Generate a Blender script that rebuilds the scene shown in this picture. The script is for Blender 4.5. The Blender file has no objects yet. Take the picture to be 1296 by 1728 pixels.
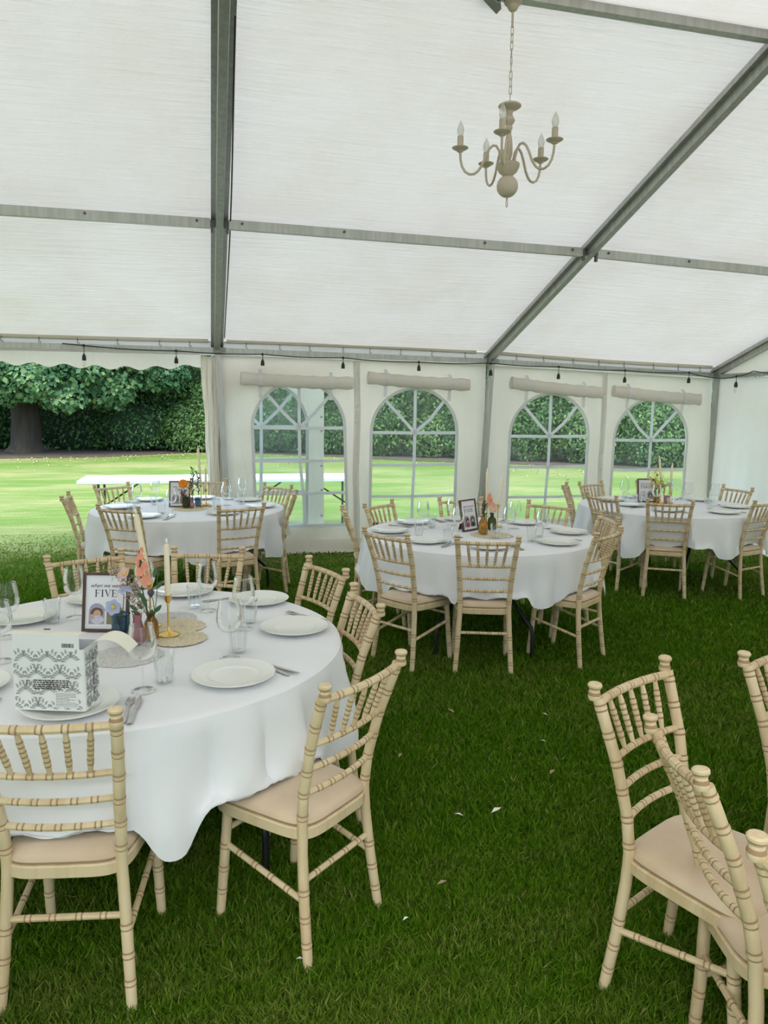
import bpy, math, random
import numpy as np
from mathutils import Vector, Matrix

random.seed(7); rng = np.random.default_rng(7)
S = bpy.context.scene
COL = S.collection
PI = math.pi
R = math.radians

# ------------------------------------------------------------------ camera
CAMX, CAMY, CAMZ = -0.1375, -8.3942, 1.6593
cd = bpy.data.cameras.new('camera'); cam = bpy.data.objects.new('camera', cd); COL.objects.link(cam)
cd.sensor_fit = 'HORIZONTAL'; cd.sensor_width = 36.0; cd.lens = 1253.926 / 1296 * 36.0
cd.clip_start = 0.05; cd.clip_end = 300
_r = Vector((0.9727372, -0.2316603, 0.0107600)); _u = Vector((0.0214339, 0.1360057, 0.9904762)); _f = Vector((0.2309174, 0.9632424, -0.1372632))
cam.matrix_world = Matrix(((_r.x, _u.x, -_f.x, CAMX), (_r.y, _u.y, -_f.y, CAMY), (_r.z, _u.z, -_f.z, CAMZ), (0, 0, 0, 1)))
S.camera = cam
# ------------------------------------------------------------------ sky, sun, exposure
W = bpy.data.worlds.new('overcast_sky'); S.world = W; W.use_nodes = True
_bg = W.node_tree.nodes['Background']; _bg.inputs[0].default_value = (0.60, 0.79, 1.0, 1); _bg.inputs[1].default_value = 4.1
sd = bpy.data.lights.new('sun', 'SUN'); sd.energy = 5.8; sd.angle = R(50); sd.color = (1.0, 0.92, 0.76)
sun = bpy.data.objects.new('sun', sd); COL.objects.link(sun); sun.rotation_euler = (R(38), R(-14), 0)
S.view_settings.view_transform = 'Standard'; S.view_settings.look = 'None'; S.view_settings.gamma = 1.0
S.view_settings.use_curve_mapping = False; S.view_settings.exposure = 0.0
S.cycles.use_denoising = True; S.cycles.max_bounces = 14; S.cycles.transparent_max_bounces = 40
S.cycles.diffuse_bounces = 6; S.cycles.transmission_bounces = 10; S.cycles.caustics_refractive = False; S.cycles.caustics_reflective = False
S.cycles.sample_clamp_indirect = 8

# ------------------------------------------------------------------ helpers
def tag(o, label=None, cat=None, group=None, kind=None):
    if label: o['label'] = label
    if cat: o['category'] = cat
    if group: o['group'] = group
    if kind: o['kind'] = kind
    return o

def empty(name, loc=(0, 0, 0), rot=(0, 0, 0), label=None, cat=None, group=None, kind=None, parent=None):
    o = bpy.data.objects.new(name, None); COL.objects.link(o); o.empty_display_size = .05
    o.location = loc; o.rotation_euler = rot; o.parent = parent
    return tag(o, label, cat, group, kind)

def link(name, me, parent=None, loc=(0, 0, 0), rot=(0, 0, 0)):
    o = bpy.data.objects.new(name, me); COL.objects.link(o); o.parent = parent
    o.location = loc; o.rotation_euler = rot
    return o

def copy_tree(o, parent=None):
    c = o.copy(); COL.objects.link(c); c.parent = parent
    for ch in list(o.children): copy_tree(ch, c)
    return c

class MB:
    """collects geometry for one mesh"""
    def __init__(self): self.v = []; self.f = []; self.m = []
    def add(self, vs, fs, mat=0):
        b = len(self.v); self.v += [tuple(x) for x in vs]
        for i, f in enumerate(fs):
            self.f.append(tuple(b + k for k in f)); self.m.append(mat[i] if isinstance(mat, list) else mat)
        return self
    def box(self, c, s, rot=None, mat=0, taper=1.0):
        x, y, z = s[0] / 2, s[1] / 2, s[2] / 2; t = taper
        vs = [Vector(q) for q in ((-x, -y, -z), (x, -y, -z), (x, y, -z), (-x, y, -z), (-x * t, -y * t, z), (x * t, -y * t, z), (x * t, y * t, z), (-x * t, y * t, z))]
        if rot is not None: vs = [rot @ q for q in vs]
        vs = [q + Vector(c) for q in vs]
        return self.add(vs, [(0, 3, 2, 1), (4, 5, 6, 7), (0, 1, 5, 4), (1, 2, 6, 5), (2, 3, 7, 6), (3, 0, 4, 7)], mat)
    def tube(self, pts, rad, seg=8, mat=0, caps=True, flat=1.0):
        pts = [Vector(p) for p in pts]; n = len(pts)
        if not hasattr(rad, '__len__'): rad = [rad] * n
        T = [(pts[min(i + 1, n - 1)] - pts[max(i - 1, 0)]).normalized() for i in range(n)]
        up = Vector((0, 0, 1)) if abs(T[0].z) < .9 else Vector((0, 1, 0))
        a = T[0].cross(up).normalized(); vs = []
        for i in range(n):
            a = (a - T[i] * a.dot(T[i])).normalized(); b = T[i].cross(a)
            for k in range(seg):
                t = 2 * PI * k / seg
                vs.append(pts[i] + (a * math.cos(t) + b * math.sin(t) * flat) * rad[i])
        fs = []; ms = []
        for i in range(n - 1):
            for k in range(seg):
                k2 = (k + 1) % seg
                fs.append((i * seg + k, i * seg + k2, (i + 1) * seg + k2, (i + 1) * seg + k)); ms.append(mat[i] if isinstance(mat, list) else mat)
        if caps:
            m0 = mat[0] if isinstance(mat, list) else mat; m1 = mat[-1] if isinstance(mat, list) else mat
            fs.append(tuple(reversed(range(seg)))); ms.append(m0); fs.append(tuple((n - 1) * seg + k for k in range(seg))); ms.append(m1)
        return self.add(vs, fs, ms)
    def lathe(self, prof, seg=24, c=(0, 0, 0), mat=0, wob=None, close=False):
        vs = []
        for (r, z) in prof:
            for k in range(seg):
                t = 2 * PI * k / seg; rr = r * (1 + (wob(t) if wob else 0)); vs.append((c[0] + rr * math.cos(t), c[1] + rr * math.sin(t), c[2] + z))
        fs = []; ms = []; n = len(prof)
        for i in range(n - 1):
            for k in range(seg):
                k2 = (k + 1) % seg; fs.append((i * seg + k, i * seg + k2, (i + 1) * seg + k2, (i + 1) * seg + k)); ms.append(mat[i] if isinstance(mat, list) else mat)
        if close:
            fs.append(tuple(reversed(range(seg)))); ms.append(0 if isinstance(mat, list) else mat); fs.append(tuple((n - 1) * seg + k for k in range(seg))); ms.append(0 if isinstance(mat, list) else mat)
        return self.add(vs, fs, ms)
    def grid(self, P, mat=0, wrap=False):
        nu = len(P); nv = len(P[0]); vs = [q for row in P for q in row]; fs = []
        for i in range(nu - 1):
            for j in range(nv if wrap else nv - 1):
                j2 = (j + 1) % nv; fs.append((i * nv + j, i * nv + j2, (i + 1) * nv + j2, (i + 1) * nv + j))
        return self.add(vs, fs, mat)
    def prism(self, poly, h0, h1, mat=0, ax='z'):
        n = len(poly)
        def P(a, b, h): return {'z': (a, b, h), 'y': (a, h, b), 'x': (h, a, b)}[ax]
        vs = [P(a, b, h0) for a, b in poly] + [P(a, b, h1) for a, b in poly]
        fs = [tuple(reversed(range(n))), tuple(range(n, 2 * n))] + [(i, (i + 1) % n, n + (i + 1) % n, n + i) for i in range(n)]
        return self.add(vs, fs, mat)
    def ball(self, c, r, seg=10, rings=6, mat=0, sc=(1, 1, 1)):
        P = []
        for i in range(rings + 1):
            a = PI * i / rings; P.append([(c[0] + r * sc[0] * math.sin(a) * math.cos(2 * PI * k / seg), c[1] + r * sc[1] * math.sin(a) * math.sin(2 * PI * k / seg), c[2] - r * sc[2] * math.cos(a)) for k in range(seg)])
        return self.grid(P, mat, wrap=True)
    def mesh(self, name, mats, smooth=True):
        me = bpy.data.meshes.new(name); me.from_pydata(self.v, [], self.f)
        for m in (mats if isinstance(mats, (list, tuple)) else [mats]): me.materials.append(m)
        if any(self.m): me.polygons.foreach_set('material_index', self.m)
        if smooth: me.polygons.foreach_set('use_smooth', [True] * len(self.f))
        me.validate(); me.update()
        if smooth:
            try: me.set_sharp_from_angle(angle=R(38))
            except Exception: pass
        return me
    def build(self, name, mats, parent=None, loc=(0, 0, 0), rot=(0, 0, 0), smooth=True):
        return link(name, self.mesh(name, mats, smooth), parent, loc, rot)

def mesh_np(name, V, F, mat, smooth=False):
    me = bpy.data.meshes.new(name); V = np.asarray(V, np.float32); F = np.asarray(F, np.int32); k = F.shape[1]
    me.vertices.add(len(V)); me.vertices.foreach_set('co', V.ravel())
    me.loops.add(F.size); me.loops.foreach_set('vertex_index', F.ravel())
    me.polygons.add(len(F)); me.polygons.foreach_set('loop_start', np.arange(0, F.size, k, dtype=np.int32))
    try: me.polygons.foreach_set('loop_total', np.full(len(F), k, np.int32))
    except Exception: pass
    if smooth: me.polygons.foreach_set('use_smooth', np.ones(len(F), bool))
    me.materials.append(mat); me.update(calc_edges=True); me.validate()
    return me

def lerp(a, b, t): return a + (b - a) * t
def interp(x, xs, ys): return float(np.interp(x, xs, ys))

# ------------------------------------------------------------------ materials
def newmat(name):
    m = bpy.data.materials.new(name); m.use_nodes = True; nt = m.node_tree
    for n in list(nt.nodes): nt.nodes.remove(n)
    out = nt.nodes.new('ShaderNodeOutputMaterial')
    def N(t, **kw):
        n = nt.nodes.new('ShaderNode' + t)
        for k, v in kw.items():
            if k[0] == '_': setattr(n, k[1:], v)
            else:
                key = k.replace('__', ' '); n.inputs[int(key[1:]) if key[0] == 'i' and key[1:].isdigit() else key].default_value = v
        return n
    def L(a, b): nt.links.new(a, b)
    return m, N, L, out

def c4(c): return (c[0], c[1], c[2], 1.0)

def ramp(N, L, fac, stops):
    r = N('ValToRGB'); el = r.color_ramp.elements
    while len(el) > 1: el.remove(el[-1])
    el[0].position = stops[0][0]; el[0].color = c4(stops[0][1])
    for p, c in stops[1:]:
        e = el.new(p); e.color = c4(c)
    L(fac, r.inputs[0]); return r.outputs[0]

def noise(N, L, scale, detail=4, vec=None, rough=.5, mapscale=None, coord='Object'):
    n = N('TexNoise'); n.inputs['Scale'].default_value = scale; n.inputs['Detail'].default_value = detail; n.inputs['Roughness'].default_value = rough
    tc = N('TexCoord'); v = tc.outputs[coord]
    if mapscale:
        mp = N('Mapping'); mp.inputs['Scale'].default_value = mapscale; L(v, mp.inputs[0]); v = mp.outputs[0]
    L(v, n.inputs['Vector']); return n.outputs['Fac']

def pbr(name, col, rough=.6, metal=0.0, col2=None, nscale=8, mapscale=None, bump=0.0, bscale=40, spec=.5, lo=.35, hi=.65, trans=0, sheen=0, coord='Object', bmap=None):
    m, N, L, out = newmat(name); b = N('BsdfPrincipled'); b.inputs['Roughness'].default_value = rough; b.inputs['Metallic'].default_value = metal
    b.inputs['Specular IOR Level'].default_value = spec
    if sheen: b.inputs['Sheen Weight'].default_value = sheen
    if col2 is not None: L(ramp(N, L, noise(N, L, nscale, 5, mapscale=mapscale, coord=coord), [(lo, col), (hi, col2)]), b.inputs['Base Color'])
    else: b.inputs['Base Color'].default_value = c4(col)
    if bump:
        bp = N('Bump'); bp.inputs['Strength'].default_value = bump; bp.inputs['Distance'].default_value = .02; L(noise(N, L, bscale, 4, mapscale=bmap, coord=coord), bp.inputs['Height']); L(bp.outputs[0], b.inputs['Normal'])
    L(b.outputs[0], out.inputs[0]); return m

def fabric(name, col, col2, trans=.25, nscale=1.2, bump=.25, bscale=6, bmap=(1, 4, 4), tcol=None, lo=.35, hi=.7):
    """woven sheet that lets some light through"""
    m, N, L, out = newmat(name)
    c = ramp(N, L, noise(N, L, nscale, 6, mapscale=(1, 1, 1), rough=.6), [(lo, col), (hi, col2)])
    d = N('BsdfDiffuse'); t = N('BsdfTranslucent'); mx = N('MixShader'); mx.inputs[0].default_value = trans
    L(c, d.inputs[0])
    if tcol:
        mm = N('Mix'); mm.data_type = 'RGBA'; mm.blend_type = 'MULTIPLY'; mm.inputs[0].default_value = 1; L(c, mm.inputs[6]); mm.inputs[7].default_value = c4(tcol); L(mm.outputs[2], t.inputs[0])
    else: L(c, t.inputs[0])
    if bump:
        bp = N('Bump'); bp.inputs['Strength'].default_value = bump; bp.inputs['Distance'].default_value = .03
        L(noise(N, L, bscale, 5, mapscale=bmap, rough=.6), bp.inputs['Height']); L(bp.outputs[0], d.inputs['Normal']); L(bp.outputs[0], t.inputs['Normal'])
    L(d.outputs[0], mx.inputs[1]); L(t.outputs[0], mx.inputs[2]); L(mx.outputs[0], out.inputs[0]); return m

def thinglass(name, tint=(.97, .98, .98), edge=(.45, .5, .5), gloss=.9, haze=0.0, hcol=(.8, .85, .87), blend=.25):
    """thin clear wall: light passes straight, darker where seen edge-on, fresnel shine"""
    m, N, L, out = newmat(name)
    lw = N('LayerWeight'); lw.inputs[0].default_value = blend
    tr = N('BsdfTransparent'); L(ramp(N, L, lw.outputs['Facing'], [(.35, tint), (1.0, edge)]), tr.inputs[0])
    gl = N('BsdfGlossy'); gl.inputs['Roughness'].default_value = .03; gl.inputs[0].default_value = (1, 1, 1, 1)
    fr = N('Fresnel'); fr.inputs[0].default_value = 1.45; ml = N('Math'); ml.operation = 'MULTIPLY'; ml.inputs[1].default_value = gloss; L(fr.outputs[0], ml.inputs[0])
    mx = N('MixShader'); L(ml.outputs[0], mx.inputs[0]); L(tr.outputs[0], mx.inputs[1]); L(gl.outputs[0], mx.inputs[2]); o = mx.outputs[0]
    if haze:
        d = N('BsdfDiffuse'); d.inputs[0].default_value = c4(hcol); t = N('BsdfTranslucent'); t.inputs[0].default_value = c4(hcol); m0 = N('MixShader'); L(d.outputs[0], m0.inputs[1]); L(t.outputs[0], m0.inputs[2])
        m2 = N('MixShader'); nz = noise(N, L, 1.6, 5); mr = N('MapRange'); mr.inputs[1].default_value = .3; mr.inputs[2].default_value = .75; mr.inputs[3].default_value = haze * .4; mr.inputs[4].default_value = haze * 1.6; L(nz, mr.inputs[0])
        L(mr.outputs[0], m2.inputs[0]); L(o, m2.inputs[1]); L(m0.outputs[0], m2.inputs[2]); o = m2.outputs[0]
    L(o, out.inputs[0]); return m

def leafmat(name, c1, c2, c3=None, trans=.3, rough=.5, scale=.6):
    m, N, L, out = newmat(name); g = N('NewGeometry'); nz = noise(N, L, scale, 3)
    ad = N('Math'); ad.operation = 'ADD'; m1 = N('Math'); m1.operation = 'MULTIPLY'; m1.inputs[1].default_value = .45; L(g.outputs['Random Per Island'], m1.inputs[0]); m2 = N('Math'); m2.operation = 'MULTIPLY'; m2.inputs[1].default_value = .6; L(nz, m2.inputs[0])
    L(m1.outputs[0], ad.inputs[0]); L(m2.outputs[0], ad.inputs[1])
    col = ramp(N, L, ad.outputs[0], [(.25, c1), (.55, c2)] + ([(.85, c3)] if c3 else []))
    p = N('BsdfPrincipled'); p.inputs['Roughness'].default_value = rough; p.inputs['Specular IOR Level'].default_value = .3; L(col, p.inputs['Base Color'])
    t = N('BsdfTranslucent'); L(col, t.inputs[0]); mx = N('MixShader'); mx.inputs[0].default_value = trans; L(p.outputs[0], mx.inputs[1]); L(t.outputs[0], mx.inputs[2]); L(mx.outputs[0], out.inputs[0]); return m

def woodmat(name, ca, cb, cc):
    m, N, L, out = newmat(name); b = N('BsdfPrincipled'); b.inputs['Roughness'].default_value = .5; b.inputs['Specular IOR Level'].default_value = .35
    f = noise(N, L, 9, 6, mapscale=(1, 1, .18), rough=.65); g2 = noise(N, L, 60, 3, mapscale=(1, 1, .06)); oi = N('ObjectInfo')
    a = N('Math'); a.operation = 'MULTIPLY_ADD'; a.inputs[1].default_value = .10; L(oi.outputs['Random'], a.inputs[0]); L(f, a.inputs[2])
    a2 = N('Math'); a2.operation = 'MULTIPLY_ADD'; a2.inputs[1].default_value = .25; L(g2, a2.inputs[0]); L(a.outputs[0], a2.inputs[2])
    L(ramp(N, L, a2.outputs[0], [(.40, cc), (.53, cb), (.70, ca)]), b.inputs['Base Color'])
    L(b.outputs[0], out.inputs[0]); return m

M = {}
M['roof'] = fabric('roof_canvas', (.86, .855, .83), (.78, .75, .68), trans=.178, nscale=1.1, bump=.7, bscale=5, bmap=(.35, 5, 5), tcol=(1, .845, .775), lo=.42, hi=.80)
M['wall'] = fabric('wall_canvas', (.88, .855, .80), (.80, .775, .71), trans=.225, nscale=1.0, bump=.25, bscale=3, bmap=(3, 3, 1), tcol=(1, .86, .73))
M['lining'] = fabric('lining_cloth', (.86, .85, .82), (.80, .79, .75), trans=.2, bump=.1, bscale=20, bmap=(1, 1, 1), tcol=(1, .86, .75))
M['hem'] = fabric('canvas_hem', (.68, .64, .54), (.60, .56, .47), trans=.1, bump=0)
M['strip'] = fabric('glazing_strip', (.86, .86, .86), (.80, .80, .80), trans=.32, bump=0)
M['band'] = fabric('seam_band', (.82, .79, .73), (.74, .71, .65), trans=.16, bump=.3, bscale=30, bmap=(1, 1, 3))
M['pvc'] = thinglass('clear_plastic', (.90, .965, .955), (.7, .8, .8), gloss=.6, haze=.045)
M['alu'] = pbr('aluminium', (.40, .41, .38), .42, .75, col2=(.50, .50, .47), nscale=5, mapscale=(6, 6, .6), spec=.5)
M['alud'] = pbr('aluminium_inner', (.30, .31, .28), .5, .6)
M['steel'] = pbr('bolt_steel', (.12, .12, .11), .5, .6)
M['black'] = pbr('black_plastic', (.012, .012, .013), .45)
M['blackm'] = pbr('black_steel', (.015, .016, .017), .35, .2)
M['cloth'] = pbr('white_table_linen', (.81, .815, .855), .85, col2=(.775, .78, .82), nscale=3, bump=.12, bscale=14, spec=.2, sheen=.2)
M['wood'] = woodmat('limewashed_beech', (.69, .555, .36), (.585, .435, .255), (.39, .245, .13))
M['groove'] = pbr('ring_groove_brown', (.36, .225, .125), .6)
M['worn'] = pbr('worn_bare_wood', (.62, .42, .245), .55, col2=(.72, .60, .42), nscale=40)
M['cushion'] = pbr('beige_suede', (.66, .52, .38), .95, col2=(.56, .42, .29), nscale=6, bump=.15, bscale=9, spec=.1, sheen=.4)
M['pipe'] = pbr('cushion_piping', (.50, .36, .24), .9)
M['white_plastic'] = pbr('white_plastic', (.80, .83, .85), .45)
M['china'] = pbr('white_china', (.80, .80, .77), .12, spec=.6)
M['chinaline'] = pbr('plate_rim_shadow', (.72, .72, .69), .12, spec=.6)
M['glass'] = thinglass('drinking_glass', (.975, .98, .98), (.50, .54, .54), gloss=.5)
M['tglass'] = thinglass('tumbler_glass', (.965, .975, .975), (.50, .54, .54), gloss=.5, blend=.25)
M['cutlery'] = pbr('cutlery_steel', (.55, .54, .52), .18, 1.0)
M['gold'] = pbr('brass_gold', (.78, .56, .20), .22, 1.0)
M['wax'] = pbr('ivory_wax', (.84, .75, .55), .5, spec=.4)
M['flame'] = pbr('flame_tip_white', (.85, .85, .82), .3)
M['chand'] = pbr('taupe_paint', (.52, .455, .35), .6, col2=(.45, .39, .30), nscale=6)
M['bulb'] = thinglass('frosted_bulb', (.9, .9, .88), (.6, .6, .58), gloss=.8, haze=.45, hcol=(.92, .92, .88))
M['clearbulb'] = thinglass('clear_bulb', (.95, .95, .93), (.4, .4, .38))
M['doily'] = pbr('crochet_cream', (.90, .82, .62), .95, col2=(.72, .60, .38), nscale=110, bump=.8, bscale=140)
M['lace'] = pbr('lace_white', (.84, .83, .82), .95, col2=(.66, .65, .63), nscale=110, bump=.8, bscale=140)
M['card'] = pbr('white_card', (.80, .815, .83), .6)
M['cream'] = pbr('cream_card', (.84, .80, .70), .7)
M['ink'] = pbr('black_ink', (.03, .03, .035), .6)
M['greyink'] = pbr('grey_ink', (.30, .31, .32), .6)
M['brownframe'] = pbr('dark_wood_frame', (.085, .045, .03), .45, col2=(.06, .032, .022), nscale=20, mapscale=(1, 8, 1))
M['paper'] = pbr('print_paper', (.80, .80, .86), .5)
M['soil'] = pbr('bed_soil', (.10, .065, .045), .95, col2=(.06, .045, .03), nscale=3)
M['bark'] = pbr('bark', (.055, .042, .028), .9, col2=(.03, .025, .017), nscale=6, mapscale=(1, 1, .2), bump=.6, bscale=12)
# ------------------------------------------------------------------ lawn
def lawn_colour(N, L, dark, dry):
    """darker green turf under the canvas, drier mown turf with straw streaks beyond it"""
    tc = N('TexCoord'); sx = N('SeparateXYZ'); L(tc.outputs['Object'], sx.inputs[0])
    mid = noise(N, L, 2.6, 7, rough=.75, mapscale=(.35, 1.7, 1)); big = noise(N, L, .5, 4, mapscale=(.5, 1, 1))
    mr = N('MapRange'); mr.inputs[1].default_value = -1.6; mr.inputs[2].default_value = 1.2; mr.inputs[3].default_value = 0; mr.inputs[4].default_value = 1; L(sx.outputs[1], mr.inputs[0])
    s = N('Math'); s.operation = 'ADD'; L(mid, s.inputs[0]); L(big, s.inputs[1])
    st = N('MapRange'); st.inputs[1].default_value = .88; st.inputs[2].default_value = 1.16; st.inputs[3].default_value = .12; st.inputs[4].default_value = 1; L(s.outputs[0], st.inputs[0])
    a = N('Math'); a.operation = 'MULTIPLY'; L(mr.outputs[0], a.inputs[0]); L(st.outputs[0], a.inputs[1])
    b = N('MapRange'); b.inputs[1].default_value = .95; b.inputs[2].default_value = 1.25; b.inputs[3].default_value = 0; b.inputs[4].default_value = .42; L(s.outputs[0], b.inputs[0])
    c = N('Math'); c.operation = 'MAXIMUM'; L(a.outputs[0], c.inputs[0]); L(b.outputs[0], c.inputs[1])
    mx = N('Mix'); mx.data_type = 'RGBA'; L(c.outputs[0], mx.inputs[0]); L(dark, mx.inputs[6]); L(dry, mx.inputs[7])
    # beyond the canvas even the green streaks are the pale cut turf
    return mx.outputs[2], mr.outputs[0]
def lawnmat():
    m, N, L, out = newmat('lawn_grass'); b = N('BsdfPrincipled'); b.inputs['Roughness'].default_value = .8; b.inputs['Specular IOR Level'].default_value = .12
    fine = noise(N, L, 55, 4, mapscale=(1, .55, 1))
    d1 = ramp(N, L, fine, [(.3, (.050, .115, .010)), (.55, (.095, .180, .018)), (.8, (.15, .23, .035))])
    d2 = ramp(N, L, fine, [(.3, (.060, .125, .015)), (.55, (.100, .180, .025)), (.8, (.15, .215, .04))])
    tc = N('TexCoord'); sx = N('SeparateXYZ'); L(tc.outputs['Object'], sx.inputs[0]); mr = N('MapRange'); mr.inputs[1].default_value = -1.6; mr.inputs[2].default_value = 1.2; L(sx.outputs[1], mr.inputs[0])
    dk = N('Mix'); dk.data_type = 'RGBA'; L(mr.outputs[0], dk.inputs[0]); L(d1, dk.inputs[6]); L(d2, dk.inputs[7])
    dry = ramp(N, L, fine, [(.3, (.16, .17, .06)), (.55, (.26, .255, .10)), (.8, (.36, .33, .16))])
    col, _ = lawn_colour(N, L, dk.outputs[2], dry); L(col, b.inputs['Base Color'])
    bp = N('Bump'); bp.inputs['Strength'].default_value = .9; bp.inputs['Distance'].default_value = .03; L(fine, bp.inputs['Height']); L(bp.outputs[0], b.inputs['Normal'])
    L(b.outputs[0], out.inputs[0]); return m
def blademat():
    m, N, L, out = newmat('grass_blade'); g = N('NewGeometry'); rnd = g.outputs['Random Per Island']
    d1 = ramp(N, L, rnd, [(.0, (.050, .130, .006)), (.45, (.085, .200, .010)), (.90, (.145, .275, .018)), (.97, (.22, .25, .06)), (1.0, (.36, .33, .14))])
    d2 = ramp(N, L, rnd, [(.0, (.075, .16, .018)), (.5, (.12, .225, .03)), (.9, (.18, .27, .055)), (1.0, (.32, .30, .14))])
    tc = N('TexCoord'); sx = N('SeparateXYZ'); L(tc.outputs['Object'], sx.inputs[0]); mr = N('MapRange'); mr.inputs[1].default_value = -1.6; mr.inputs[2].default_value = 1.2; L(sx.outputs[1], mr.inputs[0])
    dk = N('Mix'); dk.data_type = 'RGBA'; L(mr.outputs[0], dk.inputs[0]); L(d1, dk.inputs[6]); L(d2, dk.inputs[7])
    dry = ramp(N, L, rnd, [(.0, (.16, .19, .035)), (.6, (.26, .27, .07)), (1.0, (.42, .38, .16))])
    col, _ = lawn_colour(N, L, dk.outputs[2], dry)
    p_ = N('BsdfDiffuse'); L(col, p_.inputs[0]); t = N('BsdfTranslucent'); L(col, t.inputs[0]); mx = N('MixShader'); mx.inputs[0].default_value = .35; L(p_.outputs[0], mx.inputs[1]); L(t.outputs[0], mx.inputs[2]); L(mx.outputs[0], out.inputs[0]); return m
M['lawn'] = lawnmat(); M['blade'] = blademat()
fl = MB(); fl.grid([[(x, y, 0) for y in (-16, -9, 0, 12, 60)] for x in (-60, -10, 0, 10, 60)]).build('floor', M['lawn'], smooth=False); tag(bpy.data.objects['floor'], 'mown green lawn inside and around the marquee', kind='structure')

def grass_blades():
    n = 460000
    # wedge in front of the camera, denser near it
    u = rng.random(n); d = 1.55 * np.exp(u * math.log(10.6 / 1.55)); az = rng.uniform(R(-31), R(31), n) + math.atan2(.2309, .9632)
    x = CAMX + d * np.sin(az); y = CAMY + d * np.cos(az)
    k = (y < -.05) & (x < 6.15) | (x < -.2) & (y < 2.2 * rng.random(n) ** 1.5); x, y, d = x[k], y[k], d[k]; n = len(x)
    cl = np.sin(x * 3.1 + 1.3 * np.sin(y * 2.3)) * np.cos(y * 3.7 + np.sin(x * 1.7)) * .5 + .5
    h = rng.uniform(.022, .052, n) * (.75 + .5 * cl) * np.clip(1 - (y + .8) * .35, .3, 1); w = .0019 * (1 + d * .33) * rng.uniform(.7, 1.3, n)
    th = rng.uniform(0, 2 * PI, n); ld = th + rng.normal(PI / 2, .7, n); le = h * rng.uniform(.15, 1.0, n)
    dx, dy = np.cos(th) * w, np.sin(th) * w
    base = np.stack([x, y, np.zeros(n)], 1)
    a = base + np.stack([-dx, -dy, np.zeros(n)], 1); b = base + np.stack([dx, dy, np.zeros(n)], 1)
    mid = base + np.stack([np.cos(ld) * le * .35, np.sin(ld) * le * .35, h * .62], 1)
    tip = base + np.stack([np.cos(ld) * le, np.sin(ld) * le, h], 1)
    m2 = mid + np.stack([dx, dy, np.zeros(n)], 1) * .8; m1 = mid - np.stack([dx, dy, np.zeros(n)], 1) * .8
    V = np.empty((n * 5, 3)); V[0::5] = a; V[1::5] = b; V[2::5] = m2; V[3::5] = m1; V[4::5] = tip
    i = np.arange(n) * 5
    F = np.concatenate([np.stack([i, i + 1, i + 2], 1), np.stack([i, i + 2, i + 3], 1), np.stack([i + 3, i + 2, i + 4], 1)])
    return mesh_np('grass', V, F, M['blade'])
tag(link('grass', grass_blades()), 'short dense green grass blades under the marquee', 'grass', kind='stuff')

def litter():
    mb = MB(); mats = [pbr('dry_leaf', (.35, .26, .16), .8), pbr('white_petal', (.75, .72, .68), .7)]
    for (x, y, s, k) in [(1.12, -4.75, .03, 0), (.72, -5.2, .022, 0), (1.35, -5.5, .03, 0), (.98, -5.75, .03, 1), (.85, -4.3, .02, 0), (1.6, -4.9, .018, 1), (.45, -6.3, .012, 1), (.1, -6.4, .012, 1), (.62, -6.15, .02, 0), (.82, -5.75, .02, 1), (2.0, -4.65, .02, 0), (.5, -6.75, .02, 0), (1.45, -5.2, .016, 1)]:
        a = random.random() * 6; c, q = math.cos(a), math.sin(a); z = .045
        mb.add([(x - c * s, y - q * s, z), (x + q * s * .35, y - c * s * .35, z + .006), (x + c * s, y + q * s, z + .003), (x - q * s * .35, y + c * s * .35, z + .008)], [(0, 1, 2), (0, 2, 3)], k)
    tag(mb.build('fallen_leaves', mats), 'few dry leaves and white petals scattered on the grass', 'litter', kind='stuff')
litter()
def petals_on_lawn():
    n = 420; x = rng.uniform(-9, 10, n); y = np.interp(x, [-9, -3.5, 0, 6, 12], [16.3, 17.0, 19.6, 14.6, 10.5]) - rng.exponential(1.3, n); s = rng.uniform(.025, .06, n); a = rng.uniform(0, 6.3, n); z = np.full(n, .03)
    c, q = np.cos(a) * s, np.sin(a) * s; V = np.empty((n * 4, 3)); V[0::4] = np.stack([x - c, y - q, z], 1); V[1::4] = np.stack([x + q * .6, y - c * .6, z + s * .5], 1); V[2::4] = np.stack([x + c, y + q, z], 1); V[3::4] = np.stack([x - q * .6, y + c * .6, z + s * .4], 1)
    i = np.arange(n) * 4; return mesh_np('fallen_petals', V, np.stack([i, i + 1, i + 2, i + 3], 1), pbr('pale_petal', (.62, .56, .46), .8, col2=(.45, .36, .24), nscale=2))
tag(link('fallen_petals', petals_on_lawn()), 'pale fallen petals and leaves strewn on the lawn before the hedge', 'litter', kind='stuff')

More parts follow.
